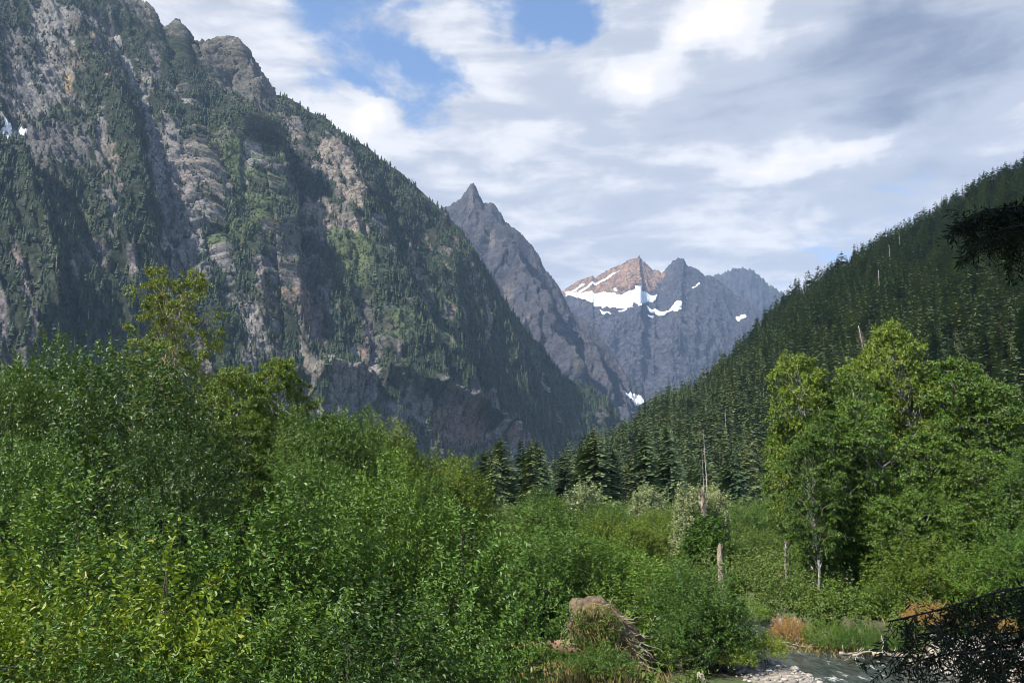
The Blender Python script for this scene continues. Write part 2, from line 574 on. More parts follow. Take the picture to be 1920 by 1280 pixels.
footA = [(-900, -700, 1000, -45), (-200, -60, 1350, -45), (0, 120, 1480, -45), (270, 410, 1650, -45), (500, 600, 1800, -45), (700, 780, 2000, -45), (900, 900, 2350, -45),
         (1050, 1010, 2700, -45), (1165, 1110, 3000, -45), (1300, 1270, 3300, -45)]
A = Mountain(crestA, footA, 900, 560, bulge=70, seed=3)
au, av = A.au, A.av
D = 44 * ridged(A.qu / 420 - 0.18 * A.qv / 420, A.qv / 900, 0.5, 3, 5) + 30 * ridged(A.qu / 165 - 0.30 * A.qv / 165, A.qv / 240, 1.5, 5, 15) \
    + 15 * fbm(au / 50, av / 55, 2.2, 5, 25)
DG = 0
DG += A.groove([(215, 40), (255, 150), (283, 230), (300, 330), (318, 420), (335, 500)], 0.016, 75)
DG += A.groove([(420, 120), (480, 200), (535, 270), (562, 340), (572, 440), (598, 560), (600, 640)], 0.018, 95)
DG += A.groove([(505, 290), (455, 375), (410, 430), (432, 510), (450, 600)], 0.011, 55)
DG += A.groove([(0, 270), (70, 340), (140, 420), (200, 500)], 0.014, 60)
DG += A.groove([(640, 480), (690, 620), (705, 740)], 0.012, 45)
DG += A.groove([(780, 480), (840, 560), (900, 640)], 0.010, 40)
DG -= A.groove([(150, 60), (215, 200), (250, 340), (230, 470)], 0.022, 70)
DG -= A.groove([(590, 210), (640, 330), (690, 480), (790, 620), (850, 740)], 0.022, 80)
DG -= A.groove([(30, 330), (60, 450), (90, 560), (60, 640)], 0.035, 120)
DG -= A.groove([(470, 230), (530, 380), (520, 450)], 0.014, 60)
DG -= A.groove([(580, 720), (700, 700), (800, 745), (930, 800)], 0.018, 70)
D += 0.85 * DG
# bare ground and its colours
for pts in ([(340, 70), (450, 68), (470, 105), (512, 180), (548, 262), (560, 300), (520, 280), (470, 200), (410, 150), (350, 110)], [(200, -40), (262, -10), (300, 45), (280, 50), (230, 20)], [(304, 48), (334, 36), (347, 85), (325, 80)]):
    A.patch('tan', pts, 0.45)
for pts in ([(0, 150), (40, 120), (80, 105), (130, 150), (128, 185), (60, 215), (0, 245)], [(60, 20), (190, 20), (180, 60), (100, 100), (60, 80)], [(285, 215), (322, 215), (345, 295), (352, 350), (405, 425), (425, 485), (400, 505), (360, 492), (318, 400), (290, 330)],
            [(370, 460), (430, 440), (440, 505), (400, 520), (370, 500)], [(420, 540), (470, 560), (505, 620), (520, 655), (480, 662), (435, 635)], [(588, 765), (600, 700), (640, 682), (690, 715), (700, 750), (640, 800)],
            [(730, 755), (770, 728), (800, 780), (770, 830), (730, 820)]):
    A.patch('grey', pts, 0.75)
for pts in ([(440, 600), (490, 570), (540, 555), (575, 480), (600, 560), (608, 640), (580, 650), (560, 575), (500, 580)], [(800, 785), (870, 775), (930, 830), (860, 855), (800, 840)], [(300, 330), (340, 310), (350, 350), (320, 360)], [(940, 815), (985, 812), (980, 840), (945, 845)]):
    A.patch('rust', pts, 0.85)
for pts in ([(562, 385), (600, 368), (625, 410), (600, 440), (570, 425)], [(583, 280), (635, 290), (662, 355), (672, 412), (640, 405), (612, 350), (588, 325)], [(355, 195), (372, 205), (388, 300), (392, 380), (372, 330)], [(395, 215), (415, 225), (422, 310), (430, 345), (408, 320)],
            [(520, 265), (548, 262), (540, 290)], [(575, 440), (600, 470), (590, 520)], [(740, 560), (775, 548), (800, 575), (770, 585)], [(640, 420), (690, 440), (700, 480), (665, 470)]):
    A.patch('tan', pts, 0.9)
for pts in ([(0, 268), (120, 215), (180, 245), (150, 320), (70, 345), (30, 320), (0, 300)], [(500, 470), (540, 430), (572, 405), (582, 490), (565, 545), (505, 545)], [(120, 480), (200, 470), (220, 525), (150, 540)], [(0, 60), (50, 60), (40, 120), (0, 180)],
            [(575, 640), (600, 660), (605, 720), (580, 740), (568, 690)], [(700, 760), (730, 745), (735, 820), (700, 830)], [(800, 745), (850, 735), (880, 775), (820, 780)], [(310, 350), (355, 350), (350, 395), (315, 390)], [(175, 70), (215, 75), (225, 140), (185, 150)]):
    A.patch('cliff', pts, 0.8)
A.streak('tan', [(455, 375), (415, 425), (425, 480)], 0.0035)
A.streak('tan', [(350, 225), (375, 310), (395, 400)], 0.0030)
A.streak('tan', [(275, 190), (290, 250)], 0.004)
A.streak('grey', [(215, 40), (255, 150), (283, 230), (300, 330), (318, 420), (335, 500)], 0.0042)
A.streak('grey', [(420, 120), (480, 200), (535, 270), (562, 340), (572, 440), (598, 560), (600, 640)], 0.0036)
A.streak('grey', [(505, 290), (455, 375), (410, 430), (432, 510), (450, 600)], 0.0038)
A.streak('cliff', [(0, 270), (70, 340), (140, 420), (200, 500)], 0.004)
A.streak('grey', [(640, 480), (690, 620), (705, 740)], 0.003)
A.streak('tan', [(780, 480), (840, 560), (900, 640)], 0.0024)
A.streak('grey', [(330, 180), (390, 300), (420, 420), (440, 520)], 0.0030)
A.streak('rust', [(570, 440), (598, 540), (608, 640)], 0.005, 0.8)
A.streak('grey', [(830, 520), (880, 600)], 0.003, 0.7)
A.streak('tan', [(690, 560), (720, 600), (745, 690)], 0.0028, 0.8)
A.streak('tan', [(790, 500), (815, 545), (835, 560)], 0.003, 0.7)
for pts in ([(118, 152), (138, 150), (140, 172), (122, 170)], [(160, 85), (172, 95), (168, 108)]):
    A.patch('yellow', pts, 1.0, 0.004)
for pts in ([(118, 420), (165, 385), (178, 400), (150, 455), (120, 470)], [(425, 430), (470, 380), (500, 340), (500, 390), (470, 450), (430, 470)], [(240, 145), (272, 142), (262, 160)], [(480, 250), (510, 260), (505, 310), (480, 300)],
            [(780, 612), (832, 622), (860, 665), (820, 670)], [(75, 210), (125, 190), (118, 208)], [(600, 420), (690, 470), (700, 540), (640, 520)], [(430, 250), (480, 300), (470, 360), (440, 380), (420, 320)], [(355, 395), (410, 430), (390, 450), (360, 420)],
            [(700, 590), (770, 600), (760, 650), (710, 640)], [(150, 440), (170, 430), (160, 470)]):
    A.patch('meadow', pts, 0.8)
for pts in ([(-40, 262), (0, 240), (14, 232), (40, 230), (28, 243), (8, 256), (-30, 275)], ):
    A.patch('snow', pts, 1.0, 0.003)
A.streak('snow', [(-30, 262), (4, 250), (34, 238)], 0.0075, 1.0, 0.003)
rst = np.random.default_rng(17)
for _ in range(70):                                            # slide tracks and bare ribs run down the fall line
    u0, v0 = rst.uniform(0.18, 0.88), rst.uniform(0.10, 0.75)
    n_ = rst.integers(3, 7)
    us = u0 + np.cumsum(rst.normal(0.0015, 0.004, n_))
    vs_ = v0 + np.arange(n_) * rst.uniform(0.02, 0.06)
    d_ = seg_dist(A.U + (A.wu + 0.5 * A.fu) * 0.006, A.V + (A.wv + 0.5 * A.fv) * 0.012, list(zip(us, vs_)))
    w_ = rst.uniform(0.0014, 0.0042)
    k_ = ('tan', 'grey', 'grey', 'rust', 'cliff')[rst.integers(5)]
    A.masks[k_] = np.maximum(A.masks[k_], rst.uniform(0.6, 0.95) * (d_ < w_ * (1 + 0.9 * A.wu)))
bare = np.maximum.reduce([A.masks[k] for k in ('tan', 'rust', 'grey', 'cliff', 'yellow', 'snow')])
nat = fbm(au / 110, av / 260, 4.4, 5, 77)
natural = np.clip((nat - 0.20 + 0.25 * np.exp(-((A.V - 0.9) / 0.1) ** 2)) * 5, 0, 1) * np.where(A.U < 0.93, 1, 0.3) * np.clip(0.45 + np.exp(-((A.U - 0.45) / 0.2) ** 2), 0, 1)
bare_all = np.clip(np.maximum(bare, natural * 0.85), 0, 1)
D -= bare * 14
D += np.clip(bare_all * 2, 0, 1) * (15 * ridged(A.qu / 95 + A.qv / 150, A.qv / 60 - A.qu / 75, 3.0, 5, 41) + 10 * ridged(au / 36 - av / 70, av / 34 + au / 50, 4.0, 4, 43) + 6 * fbm(au / 12, av / 12, 1.0, 3, 44))
A.displace(D, 0.05, 0.15, 3 + 30 * np.clip((A.U - A.chart([(190, -40)])[0][0]) * 60, 0, 1) * np.clip((A.chart([(520, 185)])[0][0] - A.U) * 90, 0, 1))
A.masks['wood'] = np.clip(1 - bare_all, 0, 1) * np.clip(1 - A.masks['meadow'] * 0.9, 0, 1)
mat_A = rock_mat('mountain_rock', (0.245, 0.222, 0.218), (0.27, 0.215, 0.175), (0.43, 0.415, 0.40), (0.060, 0.057, 0.060), 1 / 34, (1, 1, 1.9), (0.5, -0.5, 0))
A.build('mountain', mat_A, (1600, 0.55))
densA = np.clip(1 - bare_all * 1.2 + 0.10, 0.02, 1) * (1 - 0.80 * A.masks['meadow']) * np.clip(0.75 + 2.2 * fbm(au / 60, av / 110, 7.0, 4, 63), 0.04, 1.0)
top_crag = in_poly(A.U, A.V, A.chart([(180, -60), (345, 30), (455, 60), (515, 180), (500, 190), (440, 150), (345, 115), (290, 70), (230, 20)]))
densA[top_crag] *= 0.06

# ------------------------------------------------------------------ spire behind it
crestB = [(420, 560, 6500), (640, 440, 6000), (800, 400, 5650), (835, 387, 5600), (850, 379, 5600), (862, 372, 5600), (872, 360, 5600), (881, 347, 5600), (888, 342, 5600), (893, 351, 5600),
          (898, 366, 5600), (908, 381, 5590), (914, 379, 5590), (920, 377, 5580), (929, 386, 5570), (940, 399, 5560), (946, 413, 5560), (962, 424, 5550), (985, 446, 5530), (1000, 463, 5520), (1012, 481, 5500),
          (1020, 502, 5490), (1035, 518, 5470), (1050, 541, 5450), (1060, 560, 5430), (1072, 585, 5400), (1100, 600, 5300), (1140, 648, 5200), (1175, 700, 5100), (1200, 737, 5050), (1240, 790, 5000), (1300, 850, 4900)]
footB = [(420, 500, 5000, 20), (835, 800, 4000, 20), (950, 950, 4000, 20), (1060, 1090, 4100, 30), (1200, 1190, 4300, 60), (1300, 1290, 4400, 60)]
B = Mountain(crestB, footB, 420, 300, bulge=60, seed=11)
D = 130 * ridged(B.qu / 700 + B.qv / 1600, B.qv / 1500, 0.1, 3, 51) + 60 * ridged(B.qu / 230 - B.qv / 500, B.qv / 380, 2.1, 4, 52) + 34 * ridged(B.au / 85, B.av / 95, 6.0, 5, 53)
D -= B.groove([(890, 350), (930, 430), (985, 520), (1040, 640), (1080, 700)], 0.030, 170)
D += B.groove([(872, 372), (890, 460), (930, 560), (980, 640)], 0.030, 110)
D -= B.groove([(1062, 570), (1100, 640), (1150, 720)], 0.025, 90)
D += 16 * ridged(B.au / 34, B.av / 34, 2.0, 4, 57)
B.displace(D - 140, 0.16, 0.02, 24)
nat = fbm(B.au / 200, B.av / 300, 1.0, 5, 55)
B.masks['tan'] = np.clip((nat - 0.25) * 2, 0, 0.35)
B.masks['wood'] = np.clip((B.V - 0.55 + 0.35 * nat) * 3, 0, 0.85)
B.patch('snow', [(1176, 722), (1184, 724), (1203, 740), (1210, 752), (1200, 752), (1188, 738)], 1.0, 0.002)
mat_B = rock_mat('spire_rock', (0.062, 0.065, 0.085), (0.080, 0.076, 0.084), (0.125, 0.125, 0.138), (0.035, 0.035, 0.042), 1 / 75, (1, 1, 1.5), (0.4, -0.6, 0))  # dark bluish base puts the cloud shade on this peak into its colour
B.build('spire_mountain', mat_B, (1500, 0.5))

# ------------------------------------------------------------------ far massif with its snowfield
crestC = [(880, 640, 8600), (1000, 575, 8600), (1060, 541, 8600), (1072, 533, 8600), (1085, 526, 8600), (1100, 521, 8600), (1111, 516, 8600), (1116, 521, 8600), (1135, 508, 8600), (1150, 500, 8600), (1165, 496, 8600), (1180, 486, 8600),
          (1192, 483, 8600), (1196, 483, 8600), (1199, 477, 8600), (1202, 485, 8600), (1210, 492, 8600), (1224, 506, 8590), (1233, 506, 8580), (1241, 512, 8560), (1250, 501, 8480), (1256, 494, 8470), (1262, 488, 8460), (1272, 483, 8460), (1283, 484, 8450), (1288, 495, 8450),
          (1297, 499, 8450), (1310, 506, 8430), (1322, 516, 8420), (1332, 515, 8420), (1345, 524, 8400), (1362, 536, 8400), (1378, 552, 8380), (1400, 562, 8350), (1430, 585, 8300), (1500, 640, 8250), (1600, 700, 8200)]
footC = [(880, 950, 6600, 60), (1060, 1080, 6500, 60), (1240, 1230, 6400, 60), (1400, 1400, 6500, 60), (1600, 1620, 6600, 60)]
Cm = Mountain(crestC, footC, 520, 420, bulge=-60, seed=21, vexp=1.5)
D = 110 * ridged(Cm.qu / 800 + 0.4 + Cm.qv / 1700, Cm.qv / 1100, 0.6, 3, 61) + 95 * ridged(Cm.qu / 330 - Cm.qv / 500, Cm.qv / 330, 2.4, 4, 62) + 36 * ridged(Cm.au / 110, Cm.av / 100, 6.3, 5, 63) - 90
shelf = np.exp(-((Cm.V - 0.235) / 0.035) ** 2)
D += 40 * np.exp(-((Cm.V - 0.32) / 0.05) ** 2)
nat = fbm(Cm.au / 250, Cm.av / 200, 1.0, 5, 65)
Cm.patch('rust', [(1040, 545), (1085, 520), (1115, 508), (1150, 492), (1200, 470), (1232, 500), (1244, 510), (1240, 530), (1215, 548), (1150, 553), (1080, 552)], 0.95, 0.006)
Cm.patch('ochre', [(1040, 545), (1085, 520), (1115, 508), (1150, 492), (1200, 470), (1232, 500), (1244, 510), (1240, 530), (1215, 548), (1150, 553), (1080, 552)], 0.75, 0.012)
Cm.patch('ochre', [(1090, 525), (1150, 495), (1200, 475), (1235, 508), (1215, 545), (1150, 552), (1090, 550)], 0.8, 0.010)
Cm.patch('tan', [(1180, 490), (1225, 505), (1240, 515), (1215, 540), (1170, 535)], 0.6, 0.008)
for pts in ([(1080, 549), (1120, 548), (1165, 551), (1205, 545), (1234, 550), (1226, 563), (1200, 572), (1160, 575), (1125, 573), (1100, 563)], [(1058, 545), (1082, 547), (1110, 553), (1150, 557), (1185, 552), (1212, 545), (1233, 553), (1222, 564), (1195, 569), (1175, 562), (1158, 566), (1150, 575), (1128, 574), (1110, 562), (1085, 556), (1062, 552)], [(1215, 570), (1232, 576), (1252, 580), (1284, 568), (1272, 580), (1245, 584), (1222, 579)],
            [(1378, 592), (1398, 588), (1400, 592), (1382, 600)], [(1122, 580), (1148, 586), (1130, 588)], [(1195, 572), (1205, 575), (1200, 578)], [(1218, 588), (1226, 586), (1222, 592)]):
    Cm.patch('snow', pts, 1.0, 0.004)
for ln, w in (([(1118, 532), (1135, 522), (1158, 508)], 0.0048), ([(1085, 548), (1100, 538), (1114, 530)], 0.0055), ([(1070, 547), (1080, 542), (1092, 533)], 0.006), ([(1152, 541), (1155, 545)], 0.004), ([(1300, 538), (1312, 530)], 0.002), ([(1160, 580), (1172, 577)], 0.0025)):
    Cm.streak('snow', ln, w, 1.0, 0.002)
D += 22 * ridged(Cm.au / 45, Cm.av / 45, 2.0, 4, 67)
D = D * (1 - 0.88 * Cm.masks['snow']) - 25 * Cm.masks['snow']
D = D * np.clip(0.45 + 2.0 * np.abs(Cm.V - 0.2), 0, 1)
Cm.displace(D, 0.22, 0.06, 24)
Cm.masks['wood'] = np.clip((Cm.V - 0.62 + 0.3 * nat) * 3, 0, 0.85)
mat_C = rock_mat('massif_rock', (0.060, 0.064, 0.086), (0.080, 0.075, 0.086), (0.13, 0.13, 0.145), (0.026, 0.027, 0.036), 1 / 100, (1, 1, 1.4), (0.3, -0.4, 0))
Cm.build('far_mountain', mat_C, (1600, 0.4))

crestD = [(1180, 640, 10800), (1300, 545, 10800), (1330, 523, 10800), (1340, 514, 10800), (1356, 513, 10800), (1366, 505, 10800), (1380, 504, 10800), (1392, 501, 10800), (1400, 503, 10800), (1408, 503, 10800), (1418, 512, 10800), (1430, 518, 10800), (1441, 531, 10800), (1470, 550, 10800), (1560, 620, 10800), (1700, 720, 10800)]
footD = [(1180, 1200, 9300, 100), (1700, 1700, 9300, 100)]
Dm = Mountain(crestD, footD, 240, 140, seed=31)
Dm.displace(110 * ridged(Dm.au / 500, Dm.av / 1500, 0.6, 4, 71) + 40 * ridged(Dm.au / 130, Dm.av / 200, 2.4, 4, 72) - 70, 0.15, 0.05, 60)
Dm.masks['meadow'] = np.clip(fbm(Dm.au / 300, Dm.av / 300, 0, 4, 73) * 0.8, 0, 0.3)
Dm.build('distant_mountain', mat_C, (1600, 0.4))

# ------------------------------------------------------------------ forested slope on the right
crestR = [(3400, -380, 640), (2700, -60, 760), (2200, 180, 850), (1920, 326, 900), (1810, 384, 950), (1700, 450, 980), (1600, 497, 1000), (1500, 548, 1020), (1440, 603, 1020), (1400, 652, 1000), (1310, 728, 950), (1240, 765, 900), (1190, 812, 850), (1110, 848, 760), (1060, 878, 680), (1000, 902, 600), (900, 925, 480)]
footR = [(3400, 3300, 60, -45), (2700, 2650, 90, -45), (1920, 1960, 170, -45), (1700, 1740, 205, -45), (1440, 1480, 250, -45), (1240, 1300, 300, -45), (1060, 1100, 345, -45), (900, 920, 380, -45)]
R = Mountain(crestR[::-1], footR[::-1], 260, 200, seed=41)
R.displace(16 * fbm(R.au / 160, R.av / 200, 0.6, 4, 81) + 3 * fbm(R.au / 25, R.av / 25, 0.6, 3, 82), 0.1, 0.3)
R.masks['wood'][:] = 1.0
mat_R = rock_mat('slope_soil', (0.10, 0.08, 0.06), (0.12, 0.09, 0.06), (0.2, 0.18, 0.15), (0.05, 0.045, 0.04), 1 / 12)
R.build('forest_hill', mat_R, (700, 0.3))

# ------------------------------------------------------------------ valley floor and river
RIVER = [(2, 150), (7, 100), (9.5, 75), (9.0, 60), (11.2, 50), (13.0, 41.5), (14.4, 36), (15.5, 30), (17.0, 22), (25, 15), (60, 8)]
HALF_W = 2.7


def ground_z(x, y):
    x, y = np.asarray(x, float), np.asarray(y, float)
    L = 11.5 - 3 * np.clip((x - 1) / 9, 0, 1)
    z = 0.8 + 5.0 * np.exp(-(np.maximum(y - 2, 0) / L) ** 1.7)
    z = z + 0.22 * fbm(x / 6, y / 6, 0, 3, 101) + 0.9 * fbm(x / 60, y / 60, 3, 3, 102) * np.clip((y - 60) / 60, 0, 1)
    # the far bank is cut steep, the near one is a low gravel bar
    d = seg_dist(x, y, RIVER)
    cx = np.interp(y, [p[1] for p in RIVER][::-1], [p[0] for p in RIVER][::-1])
    far = x > cx
    w = HALF_W + 0.35 * fbm(x / 2.5, y / 2.5, 1, 3, 103)
    rise = np.where(far, np.clip((d - w) / 1.1, 0, 1), np.clip((d - w) / 2.4, 0, 1))
    rise = rise * rise * (3 - 2 * rise)
    bed = -0.45
    low = np.where(far, z + 0.35, z)
    return bed + (low - bed) * rise


gy = np.concatenate((np.linspace(-400, -6, 24), np.linspace(-5, 64, 240), 64 + np.geomspace(0.4, 14000, 150)))
tx = np.linspace(-1, 1, 460)
gx = 7000 * np.sinh(7.0 * tx) / math.sinh(7.0) + 4
GX, GY = np.meshgrid(gx, gy, indexing='ij')
GZ = ground_z(GX, GY)
gd = seg_dist(GX, GY, RIVER)
gn = fbm(GX / 3, GY / 3, 2, 4, 104)
gcx = np.interp(GY, [p[1] for p in RIVER][::-1], [p[0] for p in RIVER][::-1])
gravel = np.clip((np.where(GY < 37, 7.4, 4.8) + 1.5 * gn - gd) / 1.2, 0, 1) * (GZ < 1.1) * ((GX < gcx) | (GZ < 0.1)) * (GY < 58)
gravel = np.maximum(gravel, np.clip(1.3 - np.hypot((GX - 0.9) / 1.9, (GY - 30.0) / 2.2) + 0.3 * gn, 0, 1))
gravel = np.maximum(gravel, np.clip(1.3 - np.hypot((GX - 20.5) / 4.5, (GY - 32.5) / 3.5) + 0.3 * gn, 0, 1))
gravel = np.maximum(gravel, np.clip(1.3 - np.hypot((GX + 11.5) / 2.5, (GY - 27.5) / 2.0) + 0.3 * gn, 0, 1))


def ground_mat():
    m, t, b = new_mat('valley_ground')
    g = t.node('ShaderNodeNewGeometry').outputs['Position']
    n1, n2 = t.noise(g, 0.9, 6, 0.6), t.noise(g, 6.0, 5, 0.65)
    soil = t.mix(t.ramp(n1, 0.4, 0.6), (0.060, 0.050, 0.030), (0.060, 0.085, 0.026))
    vor = t.node('ShaderNodeTexVoronoi')
    t.put(vor.inputs['Vector'], g)
    vor.inputs['Scale'].default_value = 5.5
    peb = t.mix(t.m('MULTIPLY', vor.outputs['Color'], 1.0), (0.12, 0.11, 0.095), (0.36, 0.335, 0.295))
    peb = t.mix(t.ramp(vor.outputs['Distance'], 0.05, 0.0, 0, 0.5), peb, (0.10, 0.09, 0.08))
    peb = t.mix(t.ramp(n1, 0.5, 0.68, 0, 0.6), peb, (0.44, 0.37, 0.28))
    f = t.ramp(t.m('ADD', t.attr('gravel'), t.m('MULTIPLY', t.m('SUBTRACT', n2, 0.5), 0.9)), 0.35, 0.6)
    t.put(b.inputs['Base Color'], t.mix(f, soil, peb))
    b.inputs['Roughness'].default_value = 0.9
    bp = t.node('ShaderNodeBump')
    bp.inputs['Strength'].default_value = 0.8
    bp.inputs['Distance'].default_value = 0.08
    t.put(bp.inputs['Height'], t.m('ADD', t.m('MULTIPLY', vor.outputs['Distance'], -1.0), n2))
    t.put(b.inputs['Normal'], bp.outputs[0])
    return m


me = make_mesh('ground', np.stack((GX, GY, GZ), -1).reshape(-1, 3), [grid_faces(len(gx), len(gy))], True, {'gravel': gravel.ravel()}, [ground_mat()])
tag(link('ground', me), kind='structure')


def water_mat():
    m, t, b = new_mat('river_water')
    g = t.node('ShaderNodeNewGeometry').outputs['Position']
    p = t.mapping(g, (1.0, 0.45, 1.0), (0, 0, math.radians(10)))
    n1 = t.noise(p, 2.0, 6, 0.6, 0.8)
    n2 = t.noise(p, 7.0, 4, 0.6, 0.4)
    n3 = t.noise(g, 0.22, 2, 0.5)
    foam = t.ramp(t.m('ADD', t.m('ADD', t.m('MULTIPLY', n1, 1.0), t.m('MULTIPLY', n2, 0.35)), t.m('MULTIPLY', n3, 0.45)), 1.01, 1.22)
    c = t.mix(t.ramp(n1, 0.35, 0.7), (0.022, 0.032, 0.031), (0.075, 0.092, 0.086))
    t.put(b.inputs['Base Color'], t.mix(foam, c, (0.72, 0.74, 0.74)))
    t.put(b.inputs['Roughness'], t.ramp(foam, 0, 1, 0.12, 0.7))
    b.inputs['IOR'].default_value = 1.33
    bp = t.node('ShaderNodeBump')
    bp.inputs['Strength'].default_value = 1.0
    bp.inputs['Distance'].default_value = 0.22
    t.put(bp.inputs['Height'], t.m('ADD', n1, t.m('MULTIPLY', n2, 0.4)))
    t.put(b.inputs['Normal'], bp.outputs[0])
    return m


wx, wy = np.arange(0, 32, 0.16), np.arange(9, 92, 0.16)
WX, WY = np.meshgrid(wx, wy, indexing='ij')
WZ = 0.055 * fbm(WX / 0.9, WY / 1.5, 0.7, 4, 120) + 0.05 * fbm(WX / 3, WY / 4, 0.2, 2, 121)
keep = ground_z(WX, WY) < 0.35
fc = grid_faces(len(wx), len(wy))
fc = fc[keep.ravel()[fc].any(1)]
used = np.unique(fc)
remap = np.full(WX.size, -1)
remap[used] = np.arange(len(used))
me = make_mesh('river', np.stack((WX, WY, WZ), -1).reshape(-1, 3)[used], [remap[fc]], True, None, [water_mat()])
tag(link('river', me), kind='structure')


# ------------------------------------------------------------------ plant materials
def leaf_mat(name, dark, light, gloss=0.42, trans=0.35, yellow=(0.20, 0.19, 0.035), yel=0.03, spec=0.38):
    m, t, b = new_mat(name)
    geo = t.node('ShaderNodeNewGeometry')
    rnd = geo.outputs['Random Per Island']
    oi = t.node('ShaderNodeObjectInfo').outputs['Random']
    f = t.m('ADD', t.m('MULTIPLY', rnd, 0.55), t.m('MULTIPLY', oi, 0.45))
    c = t.mix(f, dark, light)
    c = t.mix(t.ramp(t.m('FRACT', t.m('MULTIPLY', rnd, 37.7)), 1 - yel, 1 - yel * 0.6, 0, 0.8), c, yellow)
    t.put(b.inputs['Base Color'], c)
    b.inputs['Roughness'].default_value = gloss
    b.inputs['Specular IOR Level'].default_value = spec
    tr = t.node('ShaderNodeBsdfTranslucent')
    t.put(tr.inputs[0], t.mix(0.45, c, (0.22, 0.30, 0.02)))
    mx = t.node('ShaderNodeMixShader')
    mx.inputs[0].default_value = trans * 0.75
    out = m.node_tree.nodes['Material Output']
    t.l.new(b.outputs[0], mx.inputs[1])
    t.l.new(tr.outputs[0], mx.inputs[2])
    t.l.new(mx.outputs[0], out.inputs[0])
    return m


def needle_mat(name, dark, light, attr=None, rough=0.7):
    m, t, b = new_mat(name)
    geo = t.node('ShaderNodeNewGeometry')
    rnd = geo.outputs['Random Per Island']
    if attr:
        f = t.m('ADD', t.m('MULTIPLY', t.attr(attr), 0.75), t.m('MULTIPLY', rnd, 0.25))
    else:
        oi = t.node('ShaderNodeObjectInfo').outputs['Random']
        f = t.m('ADD', t.m('MULTIPLY', oi, 0.55), t.m('MULTIPLY', rnd, 0.45))
    c = t.mix(f, dark, light)
    h = t.m('FRACT', t.m('MULTIPLY', t.attr(attr) if attr else oi, 17.3))     # some trees run olive, some blue-green
    c = t.mix(t.ramp(h, 0.62, 1.0, 0, 0.55), c, (light[0] * 1.15, light[1] * 0.92, light[2] * 0.8))
    c = t.mix(t.ramp(h, 0.38, 0.0, 0, 0.55), c, (dark[0] * 0.9, dark[1] * 1.15, dark[2] * 1.6))
    t.put(b.inputs['Base Color'], c)
    b.inputs['Roughness'].default_value = rough
    b.inputs['Specular IOR Level'].default_value = 0.25
    return m


def bark_mat(name, a, b_, scale=6.0, blotch=None):
    m, t, b = new_mat(name)
    co = t.node('ShaderNodeTexCoord').outputs['Object']
    n1 = t.noise(t.mapping(co, (scale, scale, scale * 0.25)), 1.0, 6, 0.65, 0.5)
    n2 = t.noise(co, scale * 0.4, 4, 0.6)
    c = t.mix(t.ramp(n1, 0.35, 0.65), a, b_)
    if blotch:
        c = t.mix(t.ramp(n2, 0.5, 0.62), c, blotch)
    t.put(b.inputs['Base Color'], c)
    b.inputs['Roughness'].default_value = 0.9
    bp = t.node('ShaderNodeBump')
    bp.inputs['Strength'].default_value = 0.6
    bp.inputs['Distance'].default_value = 0.03
    t.put(bp.inputs['Height'], n1)
    t.put(b.inputs['Normal'], bp.outputs[0])
    return m


M_BARK_ALDER = bark_mat('alder_bark', (0.26, 0.25, 0.22), (0.12, 0.11, 0.09), 5, (0.40, 0.39, 0.36))
M_BARK_DARK = bark_mat('dark_bark', (0.075, 0.06, 0.045), (0.035, 0.03, 0.025), 7)
M_BARK_PALE = bark_mat('cottonwood_bark', (0.46, 0.36, 0.22), (0.24, 0.18, 0.11), 4)
M_SNAG = bark_mat('weathered_wood', (0.46, 0.42, 0.37), (0.25, 0.22, 0.19), 3)
M_SNAG_RED = bark_mat('split_red_wood', (0.17, 0.12, 0.085), (0.37, 0.31, 0.245), 7)
M_DRIFT = bark_mat('driftwood', (0.42, 0.36, 0.28), (0.22, 0.18, 0.14), 5)
M_LOG = bark_mat('log_bark', (0.28, 0.15, 0.09), (0.16, 0.10, 0.07), 5)
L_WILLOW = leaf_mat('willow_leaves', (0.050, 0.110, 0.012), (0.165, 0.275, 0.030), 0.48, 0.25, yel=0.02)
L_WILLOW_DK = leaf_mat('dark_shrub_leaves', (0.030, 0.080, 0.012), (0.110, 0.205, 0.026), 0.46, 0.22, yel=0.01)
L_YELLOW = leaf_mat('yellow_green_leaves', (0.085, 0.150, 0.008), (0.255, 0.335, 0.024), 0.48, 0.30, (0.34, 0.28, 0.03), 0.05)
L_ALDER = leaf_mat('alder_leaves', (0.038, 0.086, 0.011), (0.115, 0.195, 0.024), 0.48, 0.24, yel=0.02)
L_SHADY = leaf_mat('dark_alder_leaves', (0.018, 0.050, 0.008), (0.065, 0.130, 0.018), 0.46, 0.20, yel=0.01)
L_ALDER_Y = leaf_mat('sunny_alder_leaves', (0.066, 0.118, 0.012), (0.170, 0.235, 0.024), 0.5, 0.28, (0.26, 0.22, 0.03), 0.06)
L_COTTON = leaf_mat('cottonwood_leaves', (0.11, 0.155, 0.022), (0.27, 0.31, 0.050), 0.5, 0.33, (0.30, 0.24, 0.03), 0.12)
L_PALE = leaf_mat('grey_green_leaves', (0.085, 0.135, 0.045), (0.42, 0.46, 0.22), 0.42, 0.25, (0.42, 0.42, 0.22), 0.12)
L_BRUSH = leaf_mat('brush_leaves', (0.055, 0.105, 0.020), (0.125, 0.180, 0.036), 0.6, 0.30, (0.24, 0.21, 0.06), 0.06)
L_DEAD = leaf_mat('dead_leaves', (0.26, 0.13, 0.045), (0.46, 0.27, 0.10), 0.7, 0.3, (0.40, 0.32, 0.10), 0.2, 0.2)
L_DRY = leaf_mat('dry_grass_blades', (0.20, 0.15, 0.055), (0.42, 0.33, 0.15), 0.7, 0.3, (0.14, 0.17, 0.04), 0.3, 0.2)
